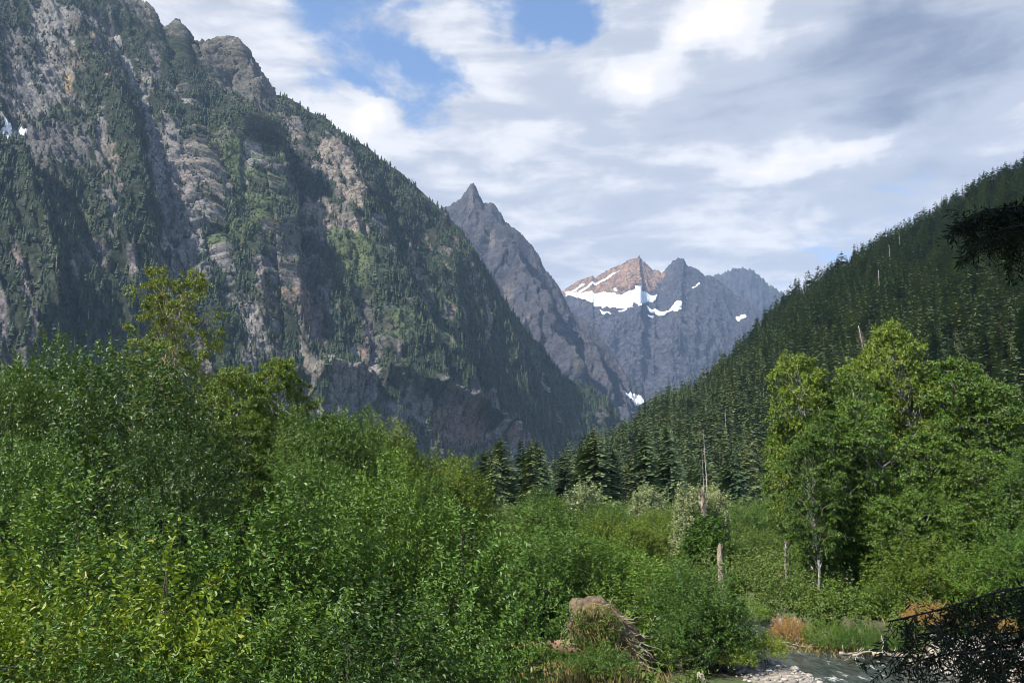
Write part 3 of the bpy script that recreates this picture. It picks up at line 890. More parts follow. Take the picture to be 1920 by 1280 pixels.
N_FIR = needle_mat('conifer_needles', (0.050, 0.092, 0.033), (0.180, 0.235, 0.082))
N_FAR = needle_mat('mountain_conifer_needles', (0.010, 0.025, 0.012), (0.056, 0.086, 0.028), 'tint')
N_SLOPE = needle_mat('slope_conifer_needles', (0.050, 0.092, 0.033), (0.180, 0.235, 0.082), 'tint')
N_HEM = needle_mat('hemlock_needles', (0.012, 0.020, 0.008), (0.026, 0.038, 0.014), None, 0.6)  # near-black colour paints in the shade on the boughs
N_DEAD = needle_mat('dead_conifer_twigs', (0.17, 0.13, 0.10), (0.30, 0.25, 0.20), None, 0.9)


# ------------------------------------------------------------------ leaves and wood builders
def perp(d, rng):
    r = rng.normal(size=d.shape)
    r -= (r * d).sum(-1, keepdims=True) * d
    return unit(r)


def leaf_geo(pos, d, nrm, L, W, simple=False):
    """one folded, pointed leaf per row"""
    side = unit(np.cross(d, nrm))
    nrm = unit(np.cross(side, d))
    L, W = L[:, None], W[:, None]
    n = len(pos)
    if simple:
        V = np.stack((pos, pos + d * L * 0.45 + side * W * 0.5 + nrm * W * 0.18, pos + d * L - nrm * L * 0.12, pos + d * L * 0.45 - side * W * 0.5 + nrm * W * 0.18), 1)
        F = np.arange(n)[:, None] * 4 + np.array((0, 1, 2, 3))
        return V.reshape(-1, 3), F
    V = np.stack((pos, pos + d * L * 0.28 + side * W * 0.46 + nrm * W * 0.2, pos + d * L * 0.66 + side * W * 0.40 + nrm * W * 0.12,
                  pos + d * L - nrm * L * 0.16, pos + d * L * 0.66 - side * W * 0.40 + nrm * W * 0.12, pos + d * L * 0.28 - side * W * 0.46 + nrm * W * 0.2), 1)
    b = np.arange(n)[:, None] * 6
    F = np.concatenate((b + np.array((0, 1, 2, 3)), b + np.array((0, 3, 4, 5))))
    return V.reshape(-1, 3), F


def shoot_leaves(rng, st, dr, ln, per, L, ratio=0.5, spread=0.9, sag=0.12, start=0.1, flat=0.22):
    n = len(st)
    t = (np.arange(per)[None] + rng.random((n, per))) / per * (1 - start) + start
    tt = t[..., None]
    p = st[:, None] + dr[:, None] * (ln[:, None, None] * tt)
    p[..., 2] -= sag * ln[:, None] * t ** 2
    d0 = np.broadcast_to(dr[:, None], p.shape).reshape(-1, 3)
    sd = perp(d0, rng)
    d = unit(d0 * rng.uniform(0.15, 0.75, (len(d0), 1)) + sd * spread + np.array((0, 0, -0.12)))
    nr = unit(rng.normal(size=d.shape) * (1 - flat) + np.array((0, 0, 1.0)) * flat * 1.4 + d0 * 0.35)
    LL = L * rng.uniform(0.65, 1.25, len(d)) * (1 - 0.35 * (t.reshape(-1) > 0.92))
    return p.reshape(-1, 3), d, nr, LL, LL * ratio


def bend(rng, a, b, n=6, wob=0.06, up=0.0):
    t = np.linspace(0, 1, n)[:, None]
    L = np.linalg.norm(b - a)
    p = a + (b - a) * t
    w = np.cumsum(rng.normal(size=(n, 3)), axis=0) * wob * L / math.sqrt(n)
    w -= w[-1] * t + w[0] * (1 - t)
    p = p + w
    p[:, 2] += up * L * np.sin(math.pi * t[:, 0])
    return p


def make_shrub(seed, H, Rr, n_shoot, per, L, ratio=0.5, simple=False, upright=0.8, shoot=(0.5, 1.0), n_stem=9, lump=0.28, base=-0.55, stem_r=0.03):
    """multi-stemmed bush: stems, and leaves along hundreds of shoots that end near an uneven outline"""
    rng = np.random.default_rng(seed)
    z = rng.uniform(base, 1.0, n_shoot)
    ph = rng.uniform(0, 2 * math.pi, n_shoot)
    r = np.sqrt(np.maximum(1 - z * z, 0))
    d = np.stack((r * np.cos(ph), r * np.sin(ph), z), -1)
    lm = 1 + lump * fbm(d[:, 0] * 1.7, d[:, 1] * 1.7, d[:, 2] * 1.7 + seed, 3, seed) * 1.6
    depth = np.where(rng.random(n_shoot) < 0.72, rng.uniform(0.72, 0.98, n_shoot), rng.uniform(0.25, 0.75, n_shoot))
    tip = d * np.array((Rr, Rr, H * 0.52)) * (lm * depth)[:, None] + np.array((0, 0, H * 0.50))
    ln = rng.uniform(*shoot, n_shoot)
    dr = unit(d * np.array((1, 1, 0.7)) + np.array((0, 0, upright)) + rng.normal(size=d.shape) * 0.25)
    st = tip - dr * ln[:, None] * 0.6
    st[:, 2] = np.maximum(st[:, 2], 0.02)
    V, F = leaf_geo(*shoot_leaves(rng, st, dr, ln, per, L, ratio), simple=simple)
    lv = Geo(); lv.add(V, F)
    wd = Geo()
    for k in range(n_stem):
        a = np.array((rng.normal() * 0.12 * Rr, rng.normal() * 0.12 * Rr, -0.3))
        i = rng.integers(n_shoot)
        b = tip[i] * np.array((0.8, 0.8, 0.9))
        b[2] = max(b[2], 0.5 * H)
        p = bend(rng, a, b, 6, 0.08)
        wd.tube(p, np.linspace(stem_r, stem_r * 0.25, 6), 5)
        for q_ in range(5):
            i = rng.integers(n_shoot)
            wd.tube(bend(rng, p[rng.integers(2, 6)], st[i], 4, 0.06), np.linspace(stem_r * 0.35, 0.004, 4), 4, False)
    return wd, lv


def make_tree(seed, H, Rr, n_clump, shoots, per, L, ratio=0.6, trunk_r=0.16, low=0.25, simple=False, sparse=1.0, lean=0.05, profile=None, flatten=0.5, n_trunk=1, cs=0.16, visible_limbs=0.0):
    """broadleaf tree: tapered trunk, limbs reaching to leafy sprays that leave gaps between them"""
    rng = np.random.default_rng(seed)
    wd, lv = Geo(), Geo()
    prof = profile or (lambda t: (0.35 + 1.3 * t) * (1 - t) ** 0.55 * 1.05 if t < 1 else 0)
    trunks = []
    for k in range(n_trunk):
        o = np.array((rng.normal() * 0.25, rng.normal() * 0.25, -0.4)) * (1 if n_trunk > 1 else 0) + np.array((0, 0, -0.4))
        top = np.array((rng.normal() * lean * H + (k - (n_trunk - 1) / 2) * Rr * 0.35, rng.normal() * lean * H, H * (0.93 - 0.07 * k)))
        p = bend(rng, o, top, 12, 0.035)
        wd.tube(p, trunk_r * (1 - np.linspace(0, 1, 12) * 0.9) ** 0.9 + 0.008, 8)
        trunks.append(p)
    cc = []
    for k in range(n_clump):
        tp = trunks[rng.integers(n_trunk)]
        t = low + (1 - low) * (k + rng.random()) / n_clump
        rr = Rr * prof((t - low) / (1 - low + 1e-6)) * (0.75 + 0.4 * rng.random())
        ph = k * 2.39996 + rng.normal() * 0.5
        rad = rr * rng.uniform(0.35, 1.0) ** 0.7
        ax = np.array([np.interp(t * H, tp[:, 2], tp[:, i]) for i in range(3)])
        c = np.array((ax[0] + rad * math.cos(ph), ax[1] + rad * math.sin(ph), t * H))
        a = np.array([np.interp(max(0.1, t - 0.10 - 0.25 * rad / H) * H, tp[:, 2], tp[:, i]) for i in range(3)])
        r0 = trunk_r * (1 - t) * 0.5 + 0.018
        wd.tube(bend(rng, a, c, 6, 0.09, 0.06), np.linspace(r0, 0.010, 6), 5, False)
        s = cs * H * rng.uniform(0.6, 1.25) * (1 - 0.35 * t)
        n = max(4, int(shoots * sparse * rng.uniform(0.7, 1.3)))
        d = unit(rng.normal(size=(n, 3)) * np.array((1, 1, flatten)) + np.array((math.cos(ph), math.sin(ph), 0.25)) * 0.45)
        st = c + d * (s * rng.uniform(0.0, 0.75, n))[:, None] * np.array((1, 1, flatten + 0.15))
        ln = s * rng.uniform(0.4, 0.75, n)
        V, F = leaf_geo(*shoot_leaves(rng, st, d, ln, per, L, ratio, 0.8, 0.25), simple=simple)
        lv.add(V, F)
        for j in range(3):
            wd.tube(bend(rng, c, st[j % n] + d[j % n] * ln[j % n] * 0.8, 4, 0.05), np.linspace(0.016, 0.004, 4), 4, False)
    return wd, lv


def conifer_crown(rng, n_wh, n_br, n_fg, R=0.15, low=0.06, gap=0.15, droop=0.45, fat=1.0, ragged=0.35):
    """needled crown of unit height: drooping boughs, each a fan of pointed sprays"""
    t = low + (1 - low) * (np.arange(n_wh)[:, None] + rng.random((n_wh, n_br))) / n_wh
    t = t.ravel()
    keep = rng.random(t.size) > gap
    t = t[keep]
    n = t.size
    ph = rng.uniform(0, 2 * math.pi, n)
    ln = R * ((1 - t) ** 0.62 + 0.03) * (1 - ragged + ragged * 2 * rng.random(n)) * np.where(t < low + 0.12, 0.75, 1)
    f = (np.arange(n_fg)[None] + 0.6 * rng.random((n, n_fg))) / n_fg
    side = np.where(np.arange(n_fg) % 2 == 0, 1.0, -1.0)[None] * rng.uniform(0.25, 0.95, (n, n_fg))
    side[:, -1] *= 0.15
    o = np.stack((np.cos(ph), np.sin(ph)), -1)
    dz = -droop * (f ** 1.3) + 0.12 * np.sin(f * math.pi)
    base = np.empty((n, n_fg, 3))
    base[..., 0] = o[:, None, 0] * f * ln[:, None] * 0.8
    base[..., 1] = o[:, None, 1] * f * ln[:, None] * 0.8
    base[..., 2] = t[:, None] + dz * ln[:, None]
    an = ph[:, None] + side
    fl = ln[:, None] * (0.62 - 0.28 * f) * rng.uniform(0.7, 1.2, (n, n_fg))
    tip = base.copy()
    tip[..., 0] += np.cos(an) * fl
    tip[..., 1] += np.sin(an) * fl
    tip[..., 2] -= fl * rng.uniform(0.25, 0.75, (n, n_fg)) * droop * 1.6
    w = fl * 0.20 * fat
    s1 = np.stack((-np.sin(an) * w, np.cos(an) * w, 0.35 * w), -1)
    mid = base * 0.45 + tip * 0.55
    V = np.stack((base, mid + s1, tip, mid - s1), 2).reshape(-1, 3)
    F = np.arange(n * n_fg)[:, None] * 4 + np.array((0, 1, 2, 3))
    return V, F


def far_conifer(rng, tiers=5, k=7):
    """a small spiky crown for trees a few pixels tall"""
    V, F = [], []
    n0 = 0
    for i in range(tiers):
        z0 = 0.02 + i * (0.86 / tiers)
        R = 0.15 * (1 - z0) ** 0.8 + 0.012
        zt = min(1.0, z0 + 0.34 + 0.1 * (i == tiers - 1))
        ph = rng.uniform(0, 6.28)
        a = ph + np.arange(k) * 2 * math.pi / k
        rr = R * rng.uniform(0.55, 1.25, k)
        ring = np.stack((rr * np.cos(a), rr * np.sin(a), z0 + rng.uniform(-0.04, 0.04, k)), -1)
        V += [np.array([[rng.normal() * 0.006, rng.normal() * 0.006, zt]]), ring]
        F += [(n0, n0 + 1 + j, n0 + 1 + (j + 1) % k) for j in range(k)]
        n0 += k + 1
    return np.concatenate(V), np.array(F)


def joined(rng, protos, pts, hgt, wid, lean=0.04):
    """one mesh of many plants (for a wood nobody could count)"""
    VV, FF, TT, n0 = [], [], [], 0
    which = rng.integers(len(protos), size=len(pts))
    for k, (V, F) in enumerate(protos):
        sel = np.where(which == k)[0]
        if not len(sel):
            continue
        a = rng.uniform(0, 2 * math.pi, len(sel))
        c, s = np.cos(a)[:, None], np.sin(a)[:, None]
        h, w = hgt[sel][:, None], wid[sel][:, None] * hgt[sel][:, None]
        X = (V[None, :, 0] * c - V[None, :, 1] * s) * w + V[None, :, 2] * h * rng.normal(size=(len(sel), 1)) * lean
        Y = (V[None, :, 0] * s + V[None, :, 1] * c) * w + V[None, :, 2] * h * rng.normal(size=(len(sel), 1)) * lean
        Z = V[None, :, 2] * h
        P = np.stack((X, Y, Z), -1) + pts[sel][:, None]
        VV.append(P.reshape(-1, 3))
        FF.append((F[None] + (np.arange(len(sel)) * len(V))[:, None, None]).reshape(-1, F.shape[1]) + n0)
        TT.append(np.repeat(np.clip(rng.normal(0.45, 0.26, len(sel)), 0, 1), len(V)))
        n0 += len(sel) * len(V)
    return np.concatenate(VV), np.concatenate(FF), np.concatenate(TT)


# ------------------------------------------------------------------ forest on the left mountain
rng = np.random.default_rng(5)
protos = [far_conifer(rng) for _ in range(10)]
pts, i, j = A.scatter(rng, 40000, densA)
vis = (A.U[i, j] < 0.97)
pts = pts[vis]
hg = (9 + 23 * rng.random(len(pts)) ** 1.3) * (0.75 + 0.25 * np.clip((2600 - pts[:, 2]) / 2000, 0, 1))
V, F, T = joined(rng, protos, pts - np.array((0, 0, 1.5)), hg, rng.uniform(1.0, 2.0, len(pts)))
tag(link('mountain_forest', make_mesh('mountain_forest', V, [F], False, {'tint': T}, [N_FAR])), kind='stuff')
# brush on the open slopes
pts, i, j = A.scatter(rng, 9000, A.masks['meadow'] + 0.10 * bare_all * (1 - 0.8 * top_crag))
hg = rng.uniform(2.5, 7, len(pts))
V, F, T = joined(rng, protos[:4], pts - np.array((0, 0, 1)), hg, rng.uniform(2.4, 4.2, len(pts)))
m_brush_far = needle_mat('slope_brush_leaves', (0.032, 0.062, 0.016), (0.085, 0.125, 0.034), 'tint')
tag(link('mountain_brush', make_mesh('mountain_brush', V, [F], False, {'tint': T}, [m_brush_far])), kind='stuff')

# ------------------------------------------------------------------ conifers of the right slope: the 270 largest seen are things
hi = [conifer_crown(rng, 34, 7, 9, R=r_, gap=g_, droop=d_, ragged=q_, fat=1.5) for r_, g_, d_, q_ in ((0.15, 0.10, 0.45, 0.3), (0.13, 0.22, 0.55, 0.4), (0.17, 0.15, 0.40, 0.35), (0.12, 0.12, 0.5, 0.3), (0.155, 0.30, 0.6, 0.45), (0.14, 0.18, 0.35, 0.4))]
lo = [conifer_crown(rng, 15, 5, 4, R=r_, gap=g_, droop=d_, fat=1.9) for r_, g_, d_ in ((0.15, 0.1, 0.45), (0.13, 0.2, 0.5), (0.165, 0.15, 0.4), (0.12, 0.15, 0.5), (0.15, 0.25, 0.5))]
pts, i, j = R.scatter(rng, 36000, np.clip(0.75 + 0.7 * fbm(R.au / 45, R.av / 45, 3, 3, 88), 0.15, 1))
qx0, qy0 = to_px(pts)
pts = pts[(qx0 > -100) & (qx0 < 2150)]
cell = {}
ok = np.ones(len(pts), bool)
for k, p in enumerate(pts):                                    # keep a natural spacing
    c = (int(p[0] // 7.5), int(p[1] // 7.5))
    ok[k] = not any(np.hypot(*(p - pts[w_])[:2]) < 3.2 for ci in (c[0] - 1, c[0], c[0] + 1) for cj in (c[1] - 1, c[1], c[1] + 1) for w_ in cell.get((ci, cj), ()))
    if ok[k]:
        cell.setdefault(c, []).append(k)
pts = pts[ok]
low_pts = []
for _ in range(95):                                            # conifers on the valley floor at the foot of the slope
    Y = rng.uniform(190, 400)
    low_pts.append((at(rng.uniform(905, 1440), 900, Y)[0], Y, 0.2))
pts = np.concatenate((pts, np.array(low_pts)))
dist = np.hypot(pts[:, 0], pts[:, 1])
hg = (8 + 22 * rng.random(len(pts)) ** 0.85) * np.where(rng.random(len(pts)) < 0.2, 0.6, 1.0) * np.where(dist < 400, 1.25, 1.0)
hg[-95:] = rng.uniform(12, 25, 95)
px, py = to_px(pts + np.stack((0 * hg, 0 * hg, hg * 0.75), -1))
inview = (px > -20) & (px < 1950) & (py > 150)
hidden = (px > 1450) & (py > 690 - 0.05 * (px - 1450)) | (px < 900)
size = np.where(inview & ~hidden, hg / dist, 0)
big = np.argsort(-size)[:270]
tr = Geo(); tr.tube(np.array([(0, 0, -0.03), (0.002, 0, 0.3), (0, 0.002, 0.7), (0, 0, 0.99)]), [0.013, 0.010, 0.006, 0.001], 6)
me_trunk = tr.mesh('conifer_trunk', M_BARK_DARK)
me_hi = [make_mesh('conifer_crown', V, [F], False, None, [N_FIR]) for V, F in hi]


def empty(name, loc, rz=0.0):
    o = bpy.data.objects.new(name, None)
    COL.objects.link(o)
    o.location = loc
    o.rotation_euler = (0, 0, rz)
    o.empty_display_size = 0.5
    return o


def conifer_label(p, h, x, y):
    tall = 'tall' if h > 23 else ('small' if h < 14 else 'medium height')
    if y < 640 and x > 1380:
        where = 'high on the right forested slope'
    elif p[2] < 6:
        where = 'on the valley floor where the right slope begins'
    elif x < 1240:
        where = 'on the low toe of the right slope, near its left end'
    elif x < 1440:
        where = 'on the right slope above the pale cottonwood clump'
    else:
        where = 'on the right slope just above the alder crowns'
    return f'{tall} dark green conifer {where}'


for k in big:
    o = empty('conifer_tree', pts[k], rng.uniform(0, 6.28))
    wk = hg[k] ** 0.6 * 26 ** 0.4 * rng.uniform(1.2, 2.0)
    o.scale = (wk, wk * rng.uniform(0.85, 1.15), hg[k])
    o.rotation_euler = (rng.normal() * 0.025, rng.normal() * 0.025, rng.uniform(0, 6.28))
    lb = conifer_label(pts[k], hg[k], px[k], py[k])
    tag(o, lb, 'tree', lb.replace(' conifer ', ' conifers '))
    link('trunk', me_trunk, o)
    link('crown', me_hi[rng.integers(len(me_hi))], o)
rest = np.ones(len(pts), bool)
rest[big] = False
near = rest & (dist < 520) & inview
for nm, sel, pr in (('slope_forest', rest, lo),):
    V, F, T = joined(rng, pr, pts[sel], hg[sel], rng.uniform(1.2, 2.1, sel.sum()))
    tag(link(nm, make_mesh(nm, V, [F], False, {'tint': T}, [N_SLOPE])), kind='stuff')


# ------------------------------------------------------------------ dead trees
def make_snag(seed, stubs=14, r=0.013, broken=0.0, crook=0.01, blen=0.09):
    rng = np.random.default_rng(seed)
    g = Geo()
    n = 9
    p = np.stack((np.cumsum(rng.normal(size=n)) * crook / 3, np.cumsum(rng.normal(size=n)) * crook / 3, np.linspace(-0.03, 1, n)), -1)
    g.tube(p, r * (1 - (1 - broken) * np.linspace(0, 1, n) * 0.85), 7)
    b = g
    for k in range(stubs):
        t = rng.uniform(0.35, 0.97)
        a = np.array([np.interp(t, p[:, 2], p[:, i]) for i in range(3)])
        ph, L = rng.uniform(0, 6.28), blen * rng.uniform(0.3, 1.0) * (1.2 - t * 0.7)
        e = a + np.array((math.cos(ph) * L, math.sin(ph) * L, -L * rng.uniform(-0.1, 0.5)))
        b.tube(bend(rng, a, e, 4, 0.05), np.linspace(r * 0.28, r * 0.06, 4), 4, False)
    return g


snag_me = []
for k in range(5):
    g = make_snag(300 + k, 16 + 4 * k, 0.012 + 0.002 * (k % 3), 0.3 * (k % 2))
    snag_me.append(g.mesh('snag_trunk', M_SNAG))


def snag(loc, h, label, group=None, k=0, tilt=(0, 0), fat=1.0):
    o = link('dead_tree', snag_me[k % 5], None, loc)
    o.rotation_euler = (tilt[0], tilt[1], (k * 1.7) % 6.28)
    o.scale = (h * fat, h * fat, h)
    tag(o, label, 'dead tree', group)
    return o


def slope_point(M, x, y):
    qx_, qy_ = to_px(M.P)
    i_ = np.unravel_index(np.argmin((qx_ - x) ** 2 + (qy_ - y) ** 2), qx_.shape)
    return M.P[i_]


for k, (x, yb, h, lb) in enumerate((
        (1596, 470, 34, 'pale bare snag on the skyline of the right slope'),
        (1667, 500, 26, 'white dead trunk leaning among conifers below the right skyline'),
        (1690, 480, 30, 'grey forked snag high on the right slope'),
        (1810, 385, 32, 'thin bare snag standing above the right skyline'),
        (1510, 575, 30, 'slim grey snag on the upper left of the right slope'),
        (1430, 760, 26, 'short pale snag beside the left edge of the alder crowns'),
        (1652, 560, 27, 'broken pale snag amid the right slope conifers'),
        (1360, 830, 24, 'pale dead trunk up the slope right of the tall grey snag'))):
    p = slope_point(R, x, yb)
    snag(p, h, lb, None, k, (0.05 * math.sin(k * 3), 0.06 * math.cos(k * 2)), 0.9)
pts, i, j = A.scatter(rng, 2600, densA * np.exp(-((A.U - 0.62) / 0.25) ** 2) * np.exp(-((A.V - 0.72) / 0.26) ** 2) + 0.06 * densA)
qx_, qy_ = to_px(pts)
sel = np.where((qx_ > 0) & (qx_ < 1100) & (qy_ > 120) & (qy_ < 830))[0][:190]
for n_, k in enumerate(sel):
    p = pts[k]
    zone = 'on the lower right flank of the rocky mountain' if qx_[k] > 600 and qy_[k] > 480 else ('high on the rocky mountain' if qy_[k] < 400 else 'on the rocky mountain behind the left alders')
    snag(p, rng.uniform(18, 34), 'thin pale dead trunk among dark conifers ' + zone, 'pale dead trunks ' + zone, n_, (rng.normal() * 0.04, rng.normal() * 0.04), 1.15)


# ------------------------------------------------------------------ broadleaf plants near the camera
def protos_of(kind, seeds, fn):
    r = []
    for s in seeds:
        wd, lv = fn(s)
        r.append((kind, wd, lv))
    return r


BARKS = {'shrub': M_BARK_DARK, 'alder': M_BARK_ALDER, 'pale': M_BARK_PALE}
cache = {}


def variant(key, seed):
    """canonical plant meshes, built once; (height, radius) as built"""
    k = (key, seed)
    if k in cache:
        return cache[k]
    if key == 'shrub':
        wd, lv = make_shrub(seed, 4.0, 1.5, 600, 16, 0.105, 0.45, lump=0.6, shoot=(0.6, 1.3)); dim = (4.0, 1.5)
    elif key == 'near':
        wd, lv = make_shrub(seed, 3.0, 1.35, 450, 14, 0.098, 0.5, shoot=(0.5, 1.05), lump=0.6); dim = (3.0, 1.35)
    elif key == 'bigshrub':
        wd, lv = make_shrub(seed, 7.0, 2.8, 1300, 16, 0.135, 0.45, shoot=(0.7, 1.4), n_stem=14, stem_r=0.06, lump=0.46); dim = (7.0, 2.8)
    elif key == 'dense':
        wd, lv = make_shrub(seed, 11.0, 4.2, 3000, 12, 0.19, 0.55, simple=True, shoot=(0.7, 1.4), n_stem=10, stem_r=0.10, lump=0.34, upright=0.25, base=-0.8); dim = (11.0, 4.2)
    elif key == 'alder':
        wd, lv = make_tree(seed, 14.0, 3.6, 120, 20, 12, 0.19, 0.60, trunk_r=0.16, low=0.15, simple=True, cs=0.105, flatten=0.36); dim = (14.0, 3.6)
    elif key == 'airy':
        wd, lv = make_tree(seed, 14.0, 3.3, 85, 20, 12, 0.19, 0.62, trunk_r=0.15, low=0.30, simple=True, cs=0.095, n_trunk=2); dim = (14.0, 3.3)
    elif key == 'old':
        wd, lv = make_tree(seed, 23.0, 4.0, 95, 17, 12, 0.25, 0.62, trunk_r=0.30, low=0.42, simple=True, cs=0.075, lean=0.03, n_trunk=2,
                           profile=lambda t: 0.75 + 0.5 * math.sin(t * 2.6) - 0.35 * t); dim = (23.0, 4.0)
    elif key == 'low':
        wd, lv = make_shrub(seed, 1.6, 1.3, 520, 11, 0.075, 0.4, shoot=(0.3, 0.6), n_stem=6, stem_r=0.012, lump=0.35, base=-0.1); dim = (1.6, 1.3)
    elif key == 'poplar':
        wd, lv = make_shrub(seed, 10.0, 2.4, 1500, 9, 0.30, 0.5, simple=True, shoot=(0.7, 1.4), n_stem=5, stem_r=0.12, lump=0.42, upright=1.7, base=-0.75); dim = (10.0, 2.4)
    elif key == 'tight':
        wd, lv = make_shrub(seed, 10.0, 3.2, 1500, 11, 0.26, 0.5, simple=True, shoot=(0.7, 1.5), n_stem=8, stem_r=0.1, lump=0.45, upright=1.0); dim = (10.0, 3.2)
    cache[k] = (wd, lv, dim, {}, {})
    return cache[k]


def plant(key, seed, leafm, bark, loc, H, Rr, rz, label, name='shrub', cat='shrub', group=None, tilt=0.0):
    wd, lv, dim, mw, ml = variant(key, seed)
    if bark not in mw:
        mw[bark] = wd.mesh(name + '_wood', bark)
    if leafm not in ml:
        ml[leafm] = lv.mesh(name + '_leaves', leafm, smooth=False)
    if H / dim[0] < 0.85 * Rr / dim[1]:                        # keep the leaves' own proportions; a low bush is a smaller bush
        top_ = loc[2] + H
        H = 0.85 * Rr / dim[1] * dim[0]
        if key != 'low':
            loc = (loc[0], loc[1], top_ - H)
    elif H / dim[0] > 1.5 * Rr / dim[1]:
        Rr = H / dim[0] / 1.5 * dim[1]
    o = empty(name, loc, rz)
    o.rotation_euler = (tilt, 0, rz)
    o.scale = (Rr / dim[1], Rr / dim[1], H / dim[0])
    tag(o, label, cat, group)
    link('trunk' if cat == 'tree' else 'stems', mw[bark], o)
    link('crown' if cat == 'tree' else 'foliage', ml[leafm], o)
    return o


def spot(px_, top, Y, width):
    """base point, height and radius of a plant seen with its top at (px_, top) and this width, at distance Y"""
    p = at(px_, top, Y)
    z = float(ground_z(p[0], Y))
    return (p[0], Y, z), max(0.4, (p[2] - z) * 0.95), width * 0.42 / F_PX * Y


W_, D_, Y_, AL, AY = L_WILLOW, L_WILLOW_DK, L_YELLOW, L_ALDER, L_ALDER_Y
SHRUBS = [  # dark leaf sets on lower-left bushes also stand in for shaded gaps
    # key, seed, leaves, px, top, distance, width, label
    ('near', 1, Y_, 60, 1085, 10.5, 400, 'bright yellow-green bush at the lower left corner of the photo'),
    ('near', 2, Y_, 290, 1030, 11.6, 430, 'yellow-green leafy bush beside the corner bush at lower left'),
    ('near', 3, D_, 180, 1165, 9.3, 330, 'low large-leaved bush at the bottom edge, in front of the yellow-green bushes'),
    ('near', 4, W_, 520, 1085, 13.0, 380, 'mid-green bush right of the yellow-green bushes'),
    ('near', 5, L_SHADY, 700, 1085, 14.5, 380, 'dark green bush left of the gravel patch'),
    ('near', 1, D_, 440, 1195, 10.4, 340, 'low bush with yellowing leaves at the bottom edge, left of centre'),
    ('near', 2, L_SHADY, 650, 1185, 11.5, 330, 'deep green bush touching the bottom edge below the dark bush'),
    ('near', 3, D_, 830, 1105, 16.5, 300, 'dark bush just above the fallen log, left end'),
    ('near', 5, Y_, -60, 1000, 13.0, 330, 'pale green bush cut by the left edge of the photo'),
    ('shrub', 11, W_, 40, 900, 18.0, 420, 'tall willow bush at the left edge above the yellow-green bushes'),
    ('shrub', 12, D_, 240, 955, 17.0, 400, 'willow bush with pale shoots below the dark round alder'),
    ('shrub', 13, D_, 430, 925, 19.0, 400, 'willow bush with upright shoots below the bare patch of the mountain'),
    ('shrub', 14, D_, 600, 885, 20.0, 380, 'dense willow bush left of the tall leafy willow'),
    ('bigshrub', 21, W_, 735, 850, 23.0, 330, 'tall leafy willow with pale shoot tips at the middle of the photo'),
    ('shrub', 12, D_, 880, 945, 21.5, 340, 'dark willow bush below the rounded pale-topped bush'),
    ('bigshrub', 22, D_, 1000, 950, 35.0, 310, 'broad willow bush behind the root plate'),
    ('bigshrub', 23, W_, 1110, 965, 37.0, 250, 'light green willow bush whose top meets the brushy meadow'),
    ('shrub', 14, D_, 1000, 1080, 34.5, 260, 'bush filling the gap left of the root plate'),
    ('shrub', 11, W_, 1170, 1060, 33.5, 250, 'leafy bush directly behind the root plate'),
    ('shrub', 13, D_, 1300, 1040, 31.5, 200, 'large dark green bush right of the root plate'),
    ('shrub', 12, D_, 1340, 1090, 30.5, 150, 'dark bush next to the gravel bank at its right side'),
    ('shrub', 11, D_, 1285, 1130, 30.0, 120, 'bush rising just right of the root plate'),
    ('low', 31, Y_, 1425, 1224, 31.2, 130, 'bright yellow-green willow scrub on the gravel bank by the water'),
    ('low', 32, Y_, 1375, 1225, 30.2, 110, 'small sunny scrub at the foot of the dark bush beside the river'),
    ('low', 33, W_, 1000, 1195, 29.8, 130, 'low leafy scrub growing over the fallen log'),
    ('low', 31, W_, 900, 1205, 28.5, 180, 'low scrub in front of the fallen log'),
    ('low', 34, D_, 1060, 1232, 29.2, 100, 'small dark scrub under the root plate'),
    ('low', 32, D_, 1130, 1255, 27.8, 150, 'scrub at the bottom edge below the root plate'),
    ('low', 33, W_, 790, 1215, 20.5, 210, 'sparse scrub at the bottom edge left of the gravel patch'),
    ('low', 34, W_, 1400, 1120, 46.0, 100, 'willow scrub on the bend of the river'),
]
rngp = random.Random(8)
for key, seed, lm, x, top, Y, wpx, lb in SHRUBS:
    loc, H, Rr = spot(x, top, Y, wpx)
    plant(key, seed, lm, M_BARK_DARK, loc, H, Rr, rngp.uniform(0, 6.28), lb)

